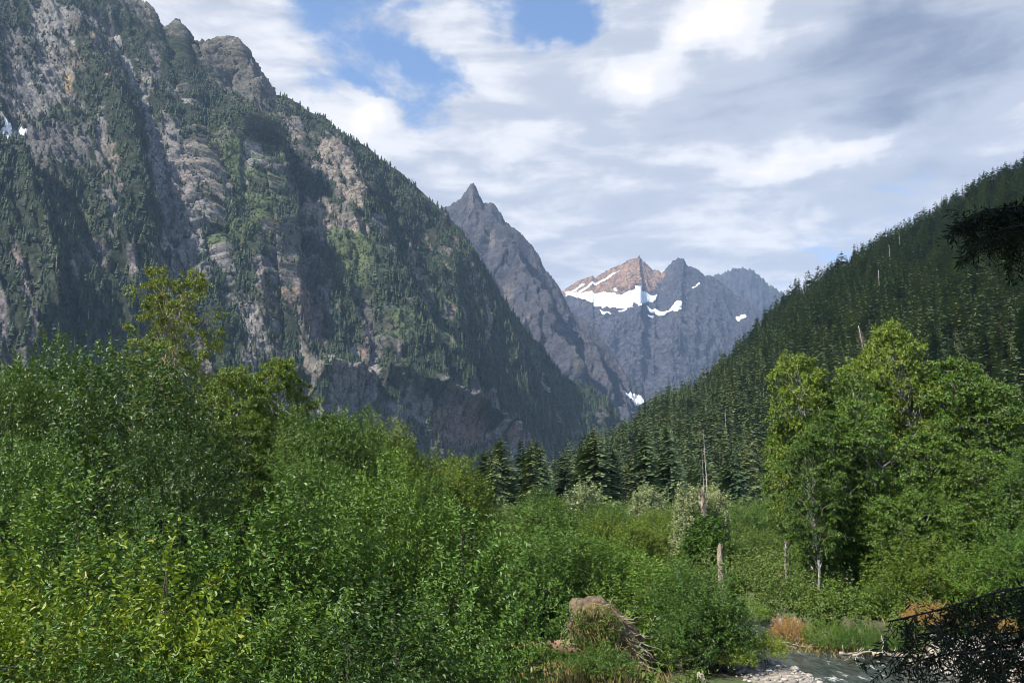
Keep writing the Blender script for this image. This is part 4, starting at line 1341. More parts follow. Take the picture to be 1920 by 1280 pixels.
TREES = [
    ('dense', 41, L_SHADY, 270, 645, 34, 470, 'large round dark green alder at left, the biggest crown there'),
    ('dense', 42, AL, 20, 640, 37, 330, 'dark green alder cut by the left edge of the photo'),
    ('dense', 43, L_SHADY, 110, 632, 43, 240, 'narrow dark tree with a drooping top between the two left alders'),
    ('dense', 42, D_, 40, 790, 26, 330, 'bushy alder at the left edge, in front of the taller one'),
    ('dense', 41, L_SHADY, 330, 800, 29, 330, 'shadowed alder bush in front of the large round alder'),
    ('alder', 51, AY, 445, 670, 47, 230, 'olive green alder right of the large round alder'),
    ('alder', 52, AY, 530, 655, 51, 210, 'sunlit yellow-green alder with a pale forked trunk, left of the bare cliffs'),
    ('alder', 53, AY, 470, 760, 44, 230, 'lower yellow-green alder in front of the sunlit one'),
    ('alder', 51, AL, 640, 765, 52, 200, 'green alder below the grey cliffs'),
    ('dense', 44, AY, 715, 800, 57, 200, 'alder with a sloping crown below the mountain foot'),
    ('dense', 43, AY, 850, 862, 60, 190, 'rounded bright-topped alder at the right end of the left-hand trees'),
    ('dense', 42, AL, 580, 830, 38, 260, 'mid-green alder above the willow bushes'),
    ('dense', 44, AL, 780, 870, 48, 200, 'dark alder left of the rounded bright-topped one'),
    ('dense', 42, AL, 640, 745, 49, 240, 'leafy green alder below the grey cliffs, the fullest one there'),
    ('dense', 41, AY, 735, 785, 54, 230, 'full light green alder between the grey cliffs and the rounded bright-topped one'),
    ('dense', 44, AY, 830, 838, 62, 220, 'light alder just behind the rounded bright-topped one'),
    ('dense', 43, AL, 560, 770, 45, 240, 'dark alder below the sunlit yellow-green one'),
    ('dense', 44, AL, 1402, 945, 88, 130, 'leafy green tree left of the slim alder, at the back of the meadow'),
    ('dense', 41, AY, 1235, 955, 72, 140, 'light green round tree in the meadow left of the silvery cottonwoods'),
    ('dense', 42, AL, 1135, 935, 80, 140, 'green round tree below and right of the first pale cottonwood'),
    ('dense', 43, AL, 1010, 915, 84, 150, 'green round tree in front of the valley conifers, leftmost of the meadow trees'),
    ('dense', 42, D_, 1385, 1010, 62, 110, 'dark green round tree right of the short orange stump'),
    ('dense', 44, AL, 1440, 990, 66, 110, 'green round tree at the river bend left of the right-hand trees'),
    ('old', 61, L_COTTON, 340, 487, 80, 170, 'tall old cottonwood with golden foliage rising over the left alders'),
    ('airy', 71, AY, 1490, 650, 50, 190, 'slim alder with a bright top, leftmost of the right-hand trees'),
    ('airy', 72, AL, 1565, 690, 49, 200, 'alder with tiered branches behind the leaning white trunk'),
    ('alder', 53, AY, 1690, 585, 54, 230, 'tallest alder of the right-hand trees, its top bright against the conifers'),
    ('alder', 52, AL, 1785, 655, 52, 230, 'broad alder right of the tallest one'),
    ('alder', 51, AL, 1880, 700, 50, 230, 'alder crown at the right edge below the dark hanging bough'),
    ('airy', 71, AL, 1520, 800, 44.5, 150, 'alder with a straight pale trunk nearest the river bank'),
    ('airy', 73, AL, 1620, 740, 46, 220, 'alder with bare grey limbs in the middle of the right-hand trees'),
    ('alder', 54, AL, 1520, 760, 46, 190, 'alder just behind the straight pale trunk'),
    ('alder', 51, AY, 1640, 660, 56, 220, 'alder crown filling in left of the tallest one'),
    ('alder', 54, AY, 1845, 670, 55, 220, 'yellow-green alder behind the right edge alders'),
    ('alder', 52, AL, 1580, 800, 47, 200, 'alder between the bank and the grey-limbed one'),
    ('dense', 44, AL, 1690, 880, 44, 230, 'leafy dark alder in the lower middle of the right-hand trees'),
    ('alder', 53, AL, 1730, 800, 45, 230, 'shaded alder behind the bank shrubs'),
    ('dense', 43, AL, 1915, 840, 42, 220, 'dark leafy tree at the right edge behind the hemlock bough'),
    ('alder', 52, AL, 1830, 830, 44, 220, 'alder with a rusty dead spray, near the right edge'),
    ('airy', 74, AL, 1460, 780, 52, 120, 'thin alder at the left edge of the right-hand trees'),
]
for key, seed, lm, x, top, Y, wpx, lb in TREES:
    loc, H, Rr = spot(x, top, Y, wpx)
    plant(key, seed, lm, M_BARK_PALE if key == 'old' else M_BARK_ALDER, loc, H, Rr, rngp.uniform(0, 6.28), lb, 'cottonwood_tree' if key == 'old' else 'alder_tree', 'tree')

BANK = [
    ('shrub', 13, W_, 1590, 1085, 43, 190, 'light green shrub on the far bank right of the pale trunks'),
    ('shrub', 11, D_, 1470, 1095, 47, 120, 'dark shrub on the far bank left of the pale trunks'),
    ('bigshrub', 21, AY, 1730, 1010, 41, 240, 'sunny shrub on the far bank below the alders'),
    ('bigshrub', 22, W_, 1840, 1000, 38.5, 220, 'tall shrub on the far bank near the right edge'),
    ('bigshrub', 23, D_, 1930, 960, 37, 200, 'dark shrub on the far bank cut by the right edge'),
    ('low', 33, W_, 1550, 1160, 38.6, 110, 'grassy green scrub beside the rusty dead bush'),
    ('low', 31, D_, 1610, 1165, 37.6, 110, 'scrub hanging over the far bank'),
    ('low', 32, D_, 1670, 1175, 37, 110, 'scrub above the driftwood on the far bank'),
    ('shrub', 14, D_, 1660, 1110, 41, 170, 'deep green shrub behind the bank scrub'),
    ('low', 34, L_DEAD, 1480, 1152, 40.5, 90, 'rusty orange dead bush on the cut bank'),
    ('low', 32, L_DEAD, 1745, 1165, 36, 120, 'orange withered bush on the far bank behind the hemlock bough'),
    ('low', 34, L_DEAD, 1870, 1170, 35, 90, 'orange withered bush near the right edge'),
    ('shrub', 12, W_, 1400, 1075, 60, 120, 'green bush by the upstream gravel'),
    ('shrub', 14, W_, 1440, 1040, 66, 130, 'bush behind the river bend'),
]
for key, seed, lm, x, top, Y, wpx, lb in BANK:
    loc, H, Rr = spot(x, top, Y, wpx)
    plant(key, seed, lm, M_BARK_DARK, loc, H, Rr, rngp.uniform(0, 6.28), lb)

MID = [
    ('poplar', 81, L_PALE, 1097, 900, 130, 100, 'pale grey-green cottonwood at the foot of the conifers', 'tree'),
    ('poplar', 82, L_PALE, 1212, 904, 135, 85, 'second pale cottonwood, between the first and the broken trunk', 'tree'),
    ('poplar', 83, L_PALE, 1290, 900, 62, 80, 'silvery cottonwood hugging the broken orange trunk on its left', 'tree'),
    ('poplar', 82, L_PALE, 1338, 902, 63, 62, 'silvery cottonwood hugging the broken orange trunk on its right', 'tree'),
    ('poplar', 84, L_WILLOW_DK, 1312, 960, 60.5, 105, 'dark leafy tree at the foot of the broken orange trunk', 'tree'),
    ('tight', 81, AY, 1210, 985, 80, 120, 'yellow-green bush in the brushy meadow', 'shrub'),
    ('tight', 83, W_, 1250, 1045, 55, 130, 'bright bush in front of the brushy meadow', 'shrub'),
    ('tight', 84, AY, 1150, 985, 78, 110, 'light bush left of the meadow', 'shrub'),
    ('tight', 82, L_BRUSH, 1420, 945, 140, 90, 'bright green mound of brush behind the dark young conifer', 'shrub'),
    ('tight', 81, L_BRUSH, 1410, 1010, 88, 110, 'pale brush at the right side of the meadow', 'shrub'),
    ('tight', 83, W_, 1395, 1050, 58, 90, 'green brush right of the short orange stump', 'shrub'),
    ('tight', 84, L_BRUSH, 1040, 955, 120, 100, 'brush at the foot of the valley conifers, left side', 'shrub'),
    ('tight', 82, L_BRUSH, 1150, 960, 125, 110, 'brush at the foot of the first pale cottonwood', 'shrub'),
    ('tight', 81, L_BRUSH, 1240, 962, 130, 100, 'brush at the foot of the second pale cottonwood', 'shrub'),
    ('tight', 84, L_SHADY, 1385, 985, 90, 80, 'dark thicket behind the short orange stump', 'shrub'),
    ('tight', 81, L_SHADY, 1430, 965, 95, 90, 'dark thicket against the left edge of the right-hand trees', 'shrub'),
    ('tight', 83, L_BRUSH, 950, 945, 92, 110, 'brush thicket at the left end of the meadow', 'shrub'),
    ('tight', 82, AL, 1005, 935, 76, 130, 'dark green thicket between the willows and the valley conifers', 'shrub'),
    ('tight', 81, AL, 1065, 945, 84, 120, 'green thicket below the first pale cottonwood', 'shrub'),
    ('tight', 84, AY, 1125, 957, 72, 110, 'light thicket at the near edge of the meadow', 'shrub'),
    ('tight', 83, AY, 1190, 972, 64, 110, 'yellow-green thicket left of the dark leafy tree', 'shrub'),
    ('tight', 82, L_BRUSH, 1262, 962, 105, 100, 'thicket behind and left of the silvery cottonwoods', 'shrub'),
    ('tight', 81, W_, 1180, 1030, 52, 130, 'willow thicket in front of the yellow-green one', 'shrub'),
    ('tight', 84, W_, 1240, 1060, 48, 120, 'willow thicket below the silvery cottonwoods', 'shrub'),
    ('tight', 83, D_, 1295, 1095, 44, 110, 'dark thicket left of the short orange stump', 'shrub'),
    ('tight', 82, L_BRUSH, 1405, 962, 100, 110, 'thicket left of the slim alder', 'shrub'),
    ('tight', 81, AL, 1440, 930, 112, 100, 'tall thicket at the foot of the right slope', 'shrub'),
    ('tight', 84, AY, 1428, 1000, 80, 100, 'yellowish thicket beside the thin alder', 'shrub'),
    ('tight', 83, L_BRUSH, 1375, 1008, 74, 90, 'brush just right of and behind the short orange stump', 'shrub'),
    ('tight', 82, W_, 1395, 1075, 52, 100, 'bright willow between the short orange stump and the river', 'shrub'),
    ('tight', 84, AL, 1450, 1065, 55, 110, 'thicket at the river bend under the thin alder', 'shrub'),
]
for key, seed, lm, x, top, Y, wpx, lb, ct in MID:
    loc, H, Rr = spot(x, top, Y, wpx)
    plant(key, seed, lm, M_BARK_ALDER, loc, H, Rr, rngp.uniform(0, 6.28), lb, 'young_cottonwood' if ct == 'tree' else 'shrub', ct)
for k, (x, top, Y, h, lb) in enumerate(((1383, 945, 120, 9, 'young dark conifer in front of the bright green mound'), (1358, 930, 130, 10, 'young dark conifer right of the silvery cottonwoods'), (1410, 985, 112, 5, 'smallest dark conifer at the meadow edge'))):
    loc, H, Rr = spot(x, top, Y, 50)
    o = empty('conifer_tree', loc, k)
    o.scale = (H * 1.9, H * 1.9, H)
    tag(o, lb, 'tree')
    link('trunk', me_trunk, o)
    link('crown', me_hi[k], o)

# tall grey snag, its thin companion, the broken trunk and the stump
p = at(1325, 905, 190)
h = at(1327, 806, 190)[2]
snag((p[0], 190, 0.3), h, 'tall bare grey snag in front of the right slope, above the silvery cottonwoods', None, 2, (0, 0.01), 0.5)
p = at(1320, 905, 192)
snag((p[0], 192, 0.3), at(0, 842, 192)[2], 'thin bare snag close beside the tall grey snag', None, 4, (0, -0.01), 0.4)


def broken_trunk(px_, top, Y, width, mat, name, label, seed):
    rng_ = np.random.default_rng(seed)
    b = at(px_, top, Y)
    z = float(ground_z(b[0], Y))
    H, r = b[2] - z, width / 2 / F_PX * Y
    g = Geo()
    n, sd = 14, 12
    th = np.arange(sd) * 2 * math.pi / sd
    zz = np.linspace(-0.3, 1, n)
    rr = r * (1.25 - 0.4 * np.clip(zz, 0, 1))[:, None] * (1 + 0.16 * rng_.normal(size=(1, sd)) + 0.05 * rng_.normal(size=(n, sd)))
    top_j = 1 - 0.22 * rng_.random(sd)
    Z = zz[:, None] * H * np.where(zz[:, None] > 0, top_j[None], 1)
    V = np.stack((rr * np.cos(th) + 0.04 * r * np.sin(zz * 5)[:, None], rr * np.sin(th), Z), -1).reshape(-1, 3)
    i_, j_ = np.meshgrid(np.arange(n - 1), np.arange(sd), indexing='ij')
    g.add(V, np.stack((i_ * sd + j_, i_ * sd + (j_ + 1) % sd, (i_ + 1) * sd + (j_ + 1) % sd, (i_ + 1) * sd + j_), -1).reshape(-1, 4))
    c = np.array([[0, 0, H * 0.72]])
    k0 = g.n
    g.add(np.concatenate((V[-sd:], c)), np.array([(j2, (j2 + 1) % sd, sd) for j2 in range(sd)]))
    for k in range(6):
        ph = rng_.uniform(0, 6.28)
        a = np.array((r * math.cos(ph) * 0.7, r * math.sin(ph) * 0.7, H * 0.8))
        g.tube(np.array([a, a + np.array((0, 0, H * rng_.uniform(0.1, 0.2)))]), [r * 0.22, r * 0.03], 4)
    o = link(name, g.mesh(name, mat, False), None, (b[0], Y, z))
    return tag(o, label, 'dead tree')


broken_trunk(1315, 910, 61.2, 14, M_SNAG_RED, 'broken_snag', 'broken orange and white trunk between the silvery cottonwoods', 4)
broken_trunk(1350, 1014, 51, 11, M_SNAG_RED, 'broken_stump', 'short weathered orange stump standing alone in the brush', 6)
broken_trunk(1313, 1258, 28.6, 12, M_DRIFT, 'broken_stump', 'pale pointed wood stub at the bottom edge below the dark bush', 9)

# leaning dead conifer and bleached trunks among the right-hand trees
rg = np.random.default_rng(77)
V, F = conifer_crown(rg, 20, 5, 6, R=0.17, low=0.45, gap=0.3, droop=0.75, fat=0.32)
p = slope_point(R, 1628, 690)
o = empty('dead_conifer', p + np.array((0, -250, -60)) * 0, 0)
o.rotation_euler = (0, -0.10, 0)
o.scale = (34, 34, 30)
tag(o, 'leaning brown dead conifer with drooping bare twigs above the alders', 'dead tree')
link('trunk', snag_me[1], o)
link('twigs', make_mesh('dead_twigs', V, [F], False, None, [N_DEAD]), o)

# ------------------------------------------------------------------ brush of the valley meadow
rb = np.random.default_rng(12)
n = 3000
Y = 58 + 300 * rb.random(n) ** 1.6
xpx = rb.uniform(880, 1500, n)
X = (xpx - 960) / F_PX * Y
d = seg_dist(X, Y, RIVER)
k = d > 4.5
X, Y = X[k], Y[k]
X2, Y2 = np.concatenate((rb.uniform(-45, 30, 1400), rb.uniform(11, 30, 700))), np.concatenate((rb.uniform(24, 70, 1400), rb.uniform(30, 60, 700)))
cx2 = np.interp(Y2, [p_[1] for p_ in RIVER][::-1], [p_[0] for p_ in RIVER][::-1])
k = seg_dist(X2, Y2, RIVER) > np.where(X2 > cx2, 3.3, 7.0)
k &= np.hypot((X2 - 0.9) / 2.6, (Y2 - 30) / 2.8) > 1
k &= np.hypot((X2 - 20.5) / 5, (Y2 - 32) / 4) > 1
X, Y = np.concatenate((X, X2[k])), np.concatenate((Y, Y2[k]))
Zg = ground_z(X, Y)
n = len(X)
m_ = 26
st = np.repeat(np.stack((X, Y, Zg), -1), m_, 0)
dr = unit(rb.normal(size=st.shape) * np.array((1, 1, 0.5)) + np.array((0, 0, 0.7)))
sz = np.repeat((0.3 + 2.4 * rb.random(n) ** 3.0) * (0.6 + np.minimum(Y, 160) / 120), m_)
st = st + dr * (sz * 0.35)[:, None]
Vb, Fb = leaf_geo(*shoot_leaves(rb, st, dr, sz * 0.9, 7, np.repeat(0.09 + 0.0021 * np.minimum(st[:, 1], 200), 7), 0.55), simple=True)
far_ = np.repeat(st[:, 1], 7)
g = Geo(); g.add(Vb, Fb)
tag(link('undergrowth', g.mesh('undergrowth', L_BRUSH, False)), kind='stuff')

# grass and dry stalks along the gravel and on the cut bank
rgz = np.random.default_rng(14)
spots = [(at(x, y, Yd)[0], Yd, r_, nn) for x, y, Yd, r_, nn in ((1000, 1250, 29.5, 2.6, 500), (1100, 1250, 28.5, 1.6, 380), (640, 1250, 24, 3.0, 500), (1500, 1200, 39.5, 1.6, 380), (330, 1270, 26, 3, 300), (1580, 1200, 38.6, 1.4, 250))]
Vs, Fs, n0 = [], [], 0
for (x, y, r_, nn) in spots:
    a = rgz.normal(size=(nn, 2)) * r_ * 0.5 + np.array((x, y))
    z = ground_z(a[:, 0], a[:, 1])
    for q_ in range(4):
        h = rgz.uniform(0.25, 0.75, nn)
        ph = rgz.uniform(0, 6.28, nn)
        b0 = np.stack((a[:, 0] + rgz.normal(size=nn) * 0.08, a[:, 1] + rgz.normal(size=nn) * 0.08, z), -1)
        sd = np.stack((np.cos(ph), np.sin(ph), 0 * ph), -1) * 0.012
        ben = np.stack((np.cos(ph + 1), np.sin(ph + 1), 0 * ph), -1) * (h * 0.35)[:, None]
        V4 = np.stack((b0 - sd, b0 + sd, b0 + ben * 0.4 + np.array((0, 0, 1)) * h[:, None] * 0.7 + sd * 0.6, b0 + ben + np.array((0, 0, 1)) * h[:, None]), 1)
        Vs.append(V4.reshape(-1, 3)); Fs.append(np.arange(nn)[:, None] * 4 + np.array((0, 1, 2, 3)) + n0); n0 += nn * 4
tag(link('dry_grass', make_mesh('dry_grass', np.concatenate(Vs), [np.concatenate(Fs)], False, None, [L_DRY])), kind='stuff')


# ------------------------------------------------------------------ stones of the gravel bars
def stone_mesh(seed):
    r_ = np.random.default_rng(seed)
    n1, n2 = 9, 7
    th, ph = np.meshgrid(np.linspace(0, 2 * math.pi, n1, endpoint=False), np.linspace(0.15, math.pi - 0.15, n2), indexing='ij')
    d_ = np.stack((np.sin(ph) * np.cos(th), np.sin(ph) * np.sin(th), np.cos(ph)), -1)
    rad = 1 + 0.35 * fbm(d_[..., 0] * 1.2 + seed, d_[..., 1] * 1.2, d_[..., 2] * 1.2, 3, seed)
    V = (d_ * rad[..., None] * np.array((1, 0.8, 0.55))).reshape(-1, 3)
    i_, j_ = np.meshgrid(np.arange(n1), np.arange(n2 - 1), indexing='ij')
    i2 = (i_ + 1) % n1
    F = np.stack((i_ * n2 + j_, i_ * n2 + j_ + 1, i2 * n2 + j_ + 1, i2 * n2 + j_), -1).reshape(-1, 4)
    return V, F


def stone_mat():
    m, t, b = new_mat('river_stone')
    geo = t.node('ShaderNodeNewGeometry')
    n1 = t.noise(geo.outputs['Position'], 9.0, 4, 0.6)
    c = t.mix(geo.outputs['Random Per Island'], (0.15, 0.14, 0.125), (0.46, 0.43, 0.38))
    t.put(b.inputs['Base Color'], t.mix(t.ramp(n1, 0.4, 0.7, 0, 0.5), c, (0.36, 0.28, 0.20)))
    b.inputs['Roughness'].default_value = 0.85
    return m


M_STONE = stone_mat()
stones = [stone_mesh(k) for k in range(6)]
rs = np.random.default_rng(21)
XY = np.concatenate((np.stack((rs.uniform(6, 30, 14000), rs.uniform(20, 56, 14000)), -1), rs.normal(size=(500, 2)) * np.array((1.1, 1.3)) + np.array((0.9, 30.0))))
dd = seg_dist(XY[:, 0], XY[:, 1], RIVER)
zz = ground_z(XY[:, 0], XY[:, 1])
scx = np.interp(XY[:, 1], [p[1] for p in RIVER][::-1], [p[0] for p in RIVER][::-1])
ok_ = ((dd < 7.3) & (zz > -0.25) & (zz < 1.15) & (XY[:, 0] < scx)) | (np.hypot(XY[:, 0] - 0.9, XY[:, 1] - 30) < 2.2) | ((np.hypot((XY[:, 0] - 20.5) / 4.5, (XY[:, 1] - 32.5) / 3.5) < 1))
XY, zz = XY[ok_], zz[ok_]
sz = 0.04 + 0.14 * rs.random(len(XY)) ** 3
V, F, T = joined(rs, stones, np.stack((XY[:, 0], XY[:, 1], zz + sz * 0.2), -1), sz, np.ones(len(XY)), 0.2)
tag(link('gravel_stones', make_mesh('gravel_stones', V, [F], True, None, [M_STONE])), kind='stuff')
for k, (x, y, Yd, s, lb) in enumerate(((1530, 1252, 31.6, 0.26, 'flat pale boulder at the water edge of the near gravel bank'), (1492, 1262, 31.2, 0.22, 'pale round boulder on the near gravel bank'), (1400, 1180, 42, 0.35, 'pale boulder on the upstream gravel bar'), (1545, 1262, 31.0, 0.16, 'small stone just in the water below the flat boulder'))):
    V, F = stones[k]
    p = at(x, y, Yd)
    o = link('boulder', make_mesh('boulder', V * s, [F], True, None, [M_STONE]), None, (p[0], Yd, float(ground_z(p[0], Yd)) + s * 0.25))
    tag(o, lb, 'boulder')

# ------------------------------------------------------------------ driftwood under the cut bank
for k, (x1, y1, x2, y2, Yd, r_, lb) in enumerate(((1575, 1224, 1612, 1223, 35.6, 0.075, 'short pale driftwood log at the foot of the far bank'), (1600, 1228, 1640, 1218, 35.2, 0.06, 'curved driftwood branch right of the short log'),
                                                  (1636, 1226, 1760, 1221, 34.4, 0.10, 'long bleached driftwood log along the far bank'), (1468, 1204, 1515, 1216, 38.4, 0.05, 'tangled pale roots hanging from the cut bank below the rusty bush'))):
    r_g = np.random.default_rng(400 + k)
    a, b = at(x1, y1, Yd), at(x2, y2, Yd + 0.5)
    base = a.copy()
    g = Geo()
    pp = bend(r_g, a - base, b - base, 8, 0.05)
    g.tube(pp, np.linspace(r_, r_ * 0.55, 8), 8)
    for q_ in range(5 if k != 3 else 12):
        s_ = pp[r_g.integers(1, 8)]
        g.tube(bend(r_g, s_, s_ + r_g.normal(size=3) * np.array((0.55, 0.3, 0.25)), 5, 0.15), np.linspace(r_ * 0.4, 0.01, 5), 5)
    tag(link('driftwood', g.mesh('driftwood', M_DRIFT), None, base), lb, 'driftwood')

# ------------------------------------------------------------------ fallen tree with its upturned root plate
root = empty('fallen_tree', (at(1140, 1250, 30)[0], 30.0, 0.6))
root.scale = (1.15, 1.0, 1.12)
tag(root, 'fallen tree with an upturned root plate of soil and dry grass', 'fallen tree')
rf = np.random.default_rng(55)
nt, nr = 40, 26
th, rr = np.meshgrid(np.linspace(0, 2 * math.pi, nt, endpoint=False), np.linspace(0, math.pi, nr), indexing='ij')
d_ = np.stack((np.sin(rr) * np.cos(th), np.cos(rr), np.sin(rr) * np.sin(th)), -1)
rad = 1 + 0.22 * fbm(d_[..., 0] * 2, d_[..., 1] * 2, d_[..., 2] * 2, 5, 9) + 0.12 * ridged(d_[..., 0] * 5, d_[..., 1] * 5, d_[..., 2] * 5, 3, 19)
V = d_ * rad[..., None] * np.array((1.12, 0.6, 1.45))
V[..., 2] += 1.15
V[..., 0] += -0.38 * (V[..., 2] - 1.15)
i_, j_ = np.meshgrid(np.arange(nt), np.arange(nr - 1), indexing='ij')
i2 = (i_ + 1) % nt
F = np.stack((i_ * nr + j_, i2 * nr + j_, i2 * nr + j_ + 1, i_ * nr + j_ + 1), -1).reshape(-1, 4)
m_soil, t_, b_ = new_mat('root_soil')
gp = t_.node('ShaderNodeTexCoord').outputs['Object']
na, nb = t_.noise(gp, 3, 6, 0.65), t_.noise(gp, 14, 5, 0.6)
t_.put(b_.inputs['Base Color'], t_.mix(t_.ramp(na, 0.42, 0.6), t_.mix(nb, (0.05, 0.032, 0.02), (0.15, 0.095, 0.06)), t_.mix(nb, (0.13, 0.095, 0.065), (0.30, 0.23, 0.16))))
b_.inputs['Roughness'].default_value = 0.95
bpn = t_.node('ShaderNodeBump'); bpn.inputs['Distance'].default_value = 0.12
t_.put(bpn.inputs['Height'], nb); t_.put(b_.inputs['Normal'], bpn.outputs[0])
link('root_plate', make_mesh('root_plate', V.reshape(-1, 3), [F], True, None, [m_soil]), root)
g = Geo()
for k in range(150):
    a = rf.uniform(0, 6.28); q_ = rf.uniform(0.45, 1.0)
    s_ = np.array((1.0 * q_ * math.cos(a), -0.42 + 0.25 * q_, 1.15 + 1.3 * q_ * math.sin(a))); s_[0] -= 0.38 * (s_[2] - 1.15)
    e = s_ + np.array((math.cos(a) * 0.8 * rf.random() + 0.1, -0.15 - 0.45 * rf.random(), math.sin(a) * 0.6 * rf.random() - 0.4 * rf.random()))
    g.tube(bend(rf, s_, e, 6, 0.14), np.linspace(0.03 * rf.uniform(0.4, 1.2), 0.004, 6), 5)
link('roots', g.mesh('roots', M_DRIFT), root)
g = Geo()
g.tube(bend(rf, np.array((-0.3, 0.1, 1.0)), np.array((-5.2, 0.9, 0.75)), 10, 0.01), np.linspace(0.30, 0.17, 10), 12)
for k in range(6):
    s_ = np.array((-1.5 - 0.6 * k, 0.35, 0.95))
    g.tube(bend(rf, s_, s_ + np.array((rf.normal() * 0.2, rf.normal() * 0.3, 0.3 + 0.4 * rf.random())), 4, 0.1), np.linspace(0.04, 0.012, 4), 5)
link('log', g.mesh('log', M_LOG), root)
# grass and leaves grown on the plate
nn = 2600
a = rf.uniform(0, 6.28, nn); q_ = np.sqrt(rf.random(nn)) * 1.0
c0 = np.stack((1.05 * q_ * np.cos(a), -0.56 - 0.1 * rf.random(nn), 1.2 + 1.4 * q_ * np.sin(a)), -1); c0[:, 0] -= 0.38 * (c0[:, 2] - 1.15)
sel = (c0[:, 0] < 0.25) & (c0[:, 2] > 0.3) | (rf.random(nn) < 0.22)
c0 = c0[sel]
dn = unit(rf.normal(size=c0.shape) * 0.55 + np.array((0.1, -0.5, -0.75)))
Vg, Fg = leaf_geo(c0, dn, perp(dn, rf), rf.uniform(0.12, 0.5, len(c0)), np.full(len(c0), 0.022), simple=True)
gg = Geo(); gg.add(Vg, Fg)
link('grass', gg.mesh('plate_grass', L_DRY, False), root)['kind'] = 'stuff'
st = np.stack((rf.uniform(-1.4, 0.35, 260), rf.uniform(-0.8, -0.5, 260), rf.uniform(0.9, 2.3, 260)), -1)
Vg, Fg = leaf_geo(*shoot_leaves(rf, st, unit(rf.normal(size=st.shape) + np.array((-0.2, -0.6, 0.5))), np.full(260, 0.35), 9, 0.075, 0.5))
gg = Geo(); gg.add(Vg, Fg)
link('leaves', gg.mesh('plate_leaves', L_WILLOW, False), root)['kind'] = 'stuff'

# ------------------------------------------------------------------ hemlock beside the camera: dark boughs reach into the view from the right
rh = np.random.default_rng(66)
hx, hy = 5.2, 4.6
hz = float(ground_z(hx, hy))
M_BARK_HEM = bark_mat('hemlock_bark', (0.035, 0.028, 0.022), (0.016, 0.014, 0.012), 9)  # branch bark darkened so its colour carries the shade
hem = empty('hemlock_tree', (hx, hy, hz))
tag(hem, 'dark shaded hemlock boughs reaching in from the right edge, close to the camera', 'tree')
org = np.array((hx, hy, hz))
g = Geo()
g.tube(bend(rh, np.array((0, 0, -0.4)), np.array((0.3, 0.1, 15.0)), 14, 0.006), np.linspace(0.30, 0.04, 14), 12)
link('trunk', g.mesh('hemlock_trunk', M_BARK_DARK), hem)


def bough(start, end, n_side, side_len, hang, needle=0.046, dens=1.0, sag=0.1, r=0.020):
    """a limb with drooping side sprays and flat rows of short needles"""
    wd, lv = Geo(), Geo()
    sp = bend(rh, np.asarray(start, float), np.asarray(end, float), 12, 0.03, sag)
    wd.tube(sp, np.linspace(r, 0.004, 12), 7)
    ax = unit(sp[-1] - sp[0])
    S_, D2, LN = [], [], []
    tt = np.linspace(0, 1, 12)
    for k in range(n_side):
        t = 0.10 + 0.90 * (k + rh.random()) / n_side
        c = np.array([np.interp(t, tt, sp[:, i]) for i in range(3)])
        sd = unit(np.cross(ax, (0, 0, 1.0))) * (1 if k % 2 else -1)
        d1 = unit(ax * rh.uniform(0.2, 0.9) + sd * rh.uniform(0.1, 1.0) + np.array((0, 0, -hang * rh.uniform(0.0, 1.3))) + rh.normal(size=3) * 0.3)
        ln = side_len * rh.uniform(0.25, 1.35) * (1.1 - 0.6 * t)
        tw = bend(rh, c, c + d1 * ln, 6, 0.06, 0.05)
        tw[:, 2] -= 0.35 * hang * ln * np.linspace(0, 1, 6) ** 2
        wd.tube(tw, np.linspace(0.0035, 0.001, 6), 4, False)
        n2 = max(4, int(ln / 0.016 * dens))
        t2 = rh.uniform(0.02, 1, n2)
        c2 = np.stack([np.interp(t2, np.linspace(0, 1, 6), tw[:, i]) for i in range(3)], -1)
        s2 = unit(np.cross(d1, (0, 0, 1.0)))[None] * np.where(np.arange(n2) % 2, 1, -1)[:, None]
        d2 = unit(d1[None] * rh.uniform(0.3, 0.9, (n2, 1)) + s2 * rh.uniform(0.3, 1.0, (n2, 1)) + np.array((0, 0, -hang))[None] * rh.uniform(0.1, 0.8, (n2, 1)) + rh.normal(size=(n2, 3)) * 0.2)
        S_.append(c2); D2.append(d2); LN.append(rh.uniform(0.07, 0.24, n2) * (1.1 - 0.55 * t2))
    nl = n_side * 5                                            # short sprays straight off the limb
    t2 = rh.uniform(0.08, 1, nl)
    S_.append(np.stack([np.interp(t2, tt, sp[:, i]) for i in range(3)], -1))
    D2.append(unit(ax[None] * rh.uniform(0.1, 0.9, (nl, 1)) + rh.normal(size=(nl, 3)) * 0.6 + np.array((0, 0, -0.7 * hang))))
    LN.append(rh.uniform(0.08, 0.28, nl) * min(1.0, side_len * 2.2))
    S_, D2, LN = np.concatenate(S_), np.concatenate(D2), np.concatenate(LN)
    for s_, d2, l2 in zip(S_[::4], D2[::4], LN[::4]):
        wd.tube(np.array([s_, s_ + d2 * l2]), [0.002, 0.001], 3, False)
    V, F = leaf_geo(*shoot_leaves(rh, S_, D2, LN, 12, needle, 0.19, 0.9, 0.1, 0.05, 0.3), simple=True)
    lv.add(V, F)
    return wd, lv


def add_bough(start, end, *a, **k):
    wd, lv = bough(start, end, *a, **k)
    b = link('branch', wd.mesh('hemlock_branch', M_BARK_HEM), hem)
    link('needles', lv.mesh('hemlock_needles', N_HEM, False), b)


def rel(x, y, Yd):
    return at(x, y, Yd) - org


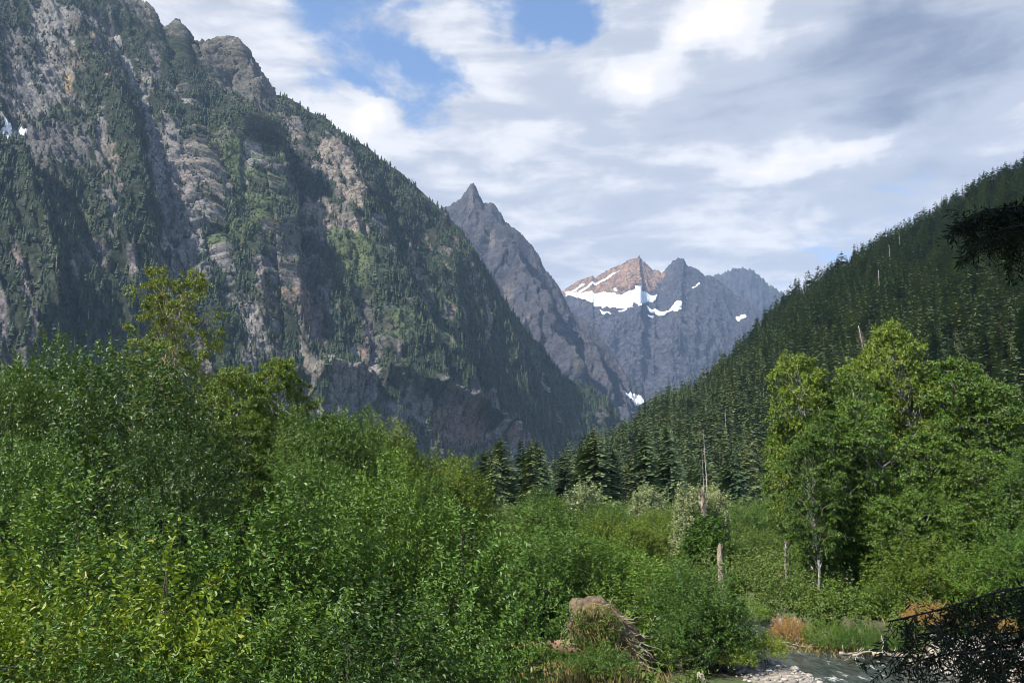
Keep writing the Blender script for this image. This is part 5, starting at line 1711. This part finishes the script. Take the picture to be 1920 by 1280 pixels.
for sy, ex, ey, ed, n_, sl, hg_, sag_ in ((330, 1800, 420, 4.2, 40, 0.34, 0.9, 0.05), (350, 1835, 410, 4.4, 34, 0.34, 0.9, 0.04), (365, 1850, 440, 4.5, 34, 0.36, 1.0, 0.04), (380, 1880, 430, 4.1, 30, 0.36, 1.0, 0.03), (345, 1870, 400, 4.3, 30, 0.4, 1.0, 0.03)):
    add_bough((0, 0, rel(1920, sy, 4.6)[2]), rel(ex, ey, ed), n_, sl, hg_, sag=sag_, dens=0.6, r=0.014)
for sy, ex, ey, ed, n_, sl, hg_, sag_ in ((1085, 1665, 1165, 3.9, 44, 0.42, 1.3, 0.04), (1100, 1720, 1190, 4.1, 34, 0.50, 1.5, 0.03), (1120, 1790, 1225, 3.7, 26, 0.46, 1.3, 0.02), (1125, 1690, 1245, 4.2, 30, 0.40, 1.1, 0.03),
                                         (1110, 1860, 1190, 4.3, 24, 0.50, 1.4, 0.02), (1200, 1790, 1290, 4.4, 26, 0.40, 1.0, 0.03)):
    add_bough((0, 0, rel(1920, sy, 4.6)[2]), rel(ex, ey, ed), n_, sl, hg_, sag=sag_, dens=0.45, r=0.012)
for k in range(40):                                           # the rest of its crown, above and beside the picture
    z = 5.2 + 0.26 * k
    a = k * 2.4
    L = 3.3 * (1 - k / 46.0)
    e = np.array((math.cos(a) * L, math.sin(a) * L, z - 0.4))
    for f_ in (1.0, 0.75, 0.5):
        X_, Y__ = to_px(org + e * np.array((f_, f_, 1)) + np.array((-0.8, 0, -0.5)))
        if org[1] + e[1] * f_ > 0.5 and X_ < 2000 and Y__ > -150:
            e = None
            break
    if e is not None:
        add_bough((0, 0, z), e, 12, 0.9, 0.4, 0.10, 0.30)
for k, (x, y, h) in enumerate(((-8.0, -5.5, 31), (-12.5, -9.0, 36), (-5.5, -9.5, 33), (-17.0, -8.0, 36))):
    o = empty('conifer_tree', (x, y, float(ground_z(x, y))), k)   # unseen conifers, added behind the camera to shade the hemlock
    o.scale = (h * 0.8, h * 0.8, h)
    tag(o, 'tall unseen conifer added behind the camera for shade', 'tree', 'unseen conifers added for shade')
    link('trunk', me_trunk, o)
    link('crown', me_hi[k], o)

# ------------------------------------------------------------------ air
hz_me = bpy.data.meshes.new('haze')
top_z = max(float(M.P[..., 2].max()) for M in (A, B, Cm, Dm, R)) + 60
x0, x1, y0, y1, z0, z1 = -7500, 7500, -700, 14800, -60, top_z
vs = [(x, y, z) for z in (z0, z1) for y in (y0, y1) for x in (x0, x1)]
hz_me.from_pydata(vs, [], [(0, 2, 3, 1), (4, 5, 7, 6), (0, 1, 5, 4), (2, 6, 7, 3), (0, 4, 6, 2), (1, 3, 7, 5)])
hm = bpy.data.materials.new('haze_air')
hm.use_nodes = True
hm.node_tree.nodes.clear()
ho = hm.node_tree.nodes.new('ShaderNodeOutputMaterial')
pv = hm.node_tree.nodes.new('ShaderNodeVolumePrincipled')
pv.inputs['Color'].default_value = (0.46, 0.66, 1.0, 1)
pv.inputs['Density'].default_value = 3.4e-5
pv.inputs['Anisotropy'].default_value = 0.0
hm.node_tree.links.new(pv.outputs[0], ho.inputs['Volume'])
hz_me.materials.append(hm)
tag(link('haze', hz_me), kind='stuff')
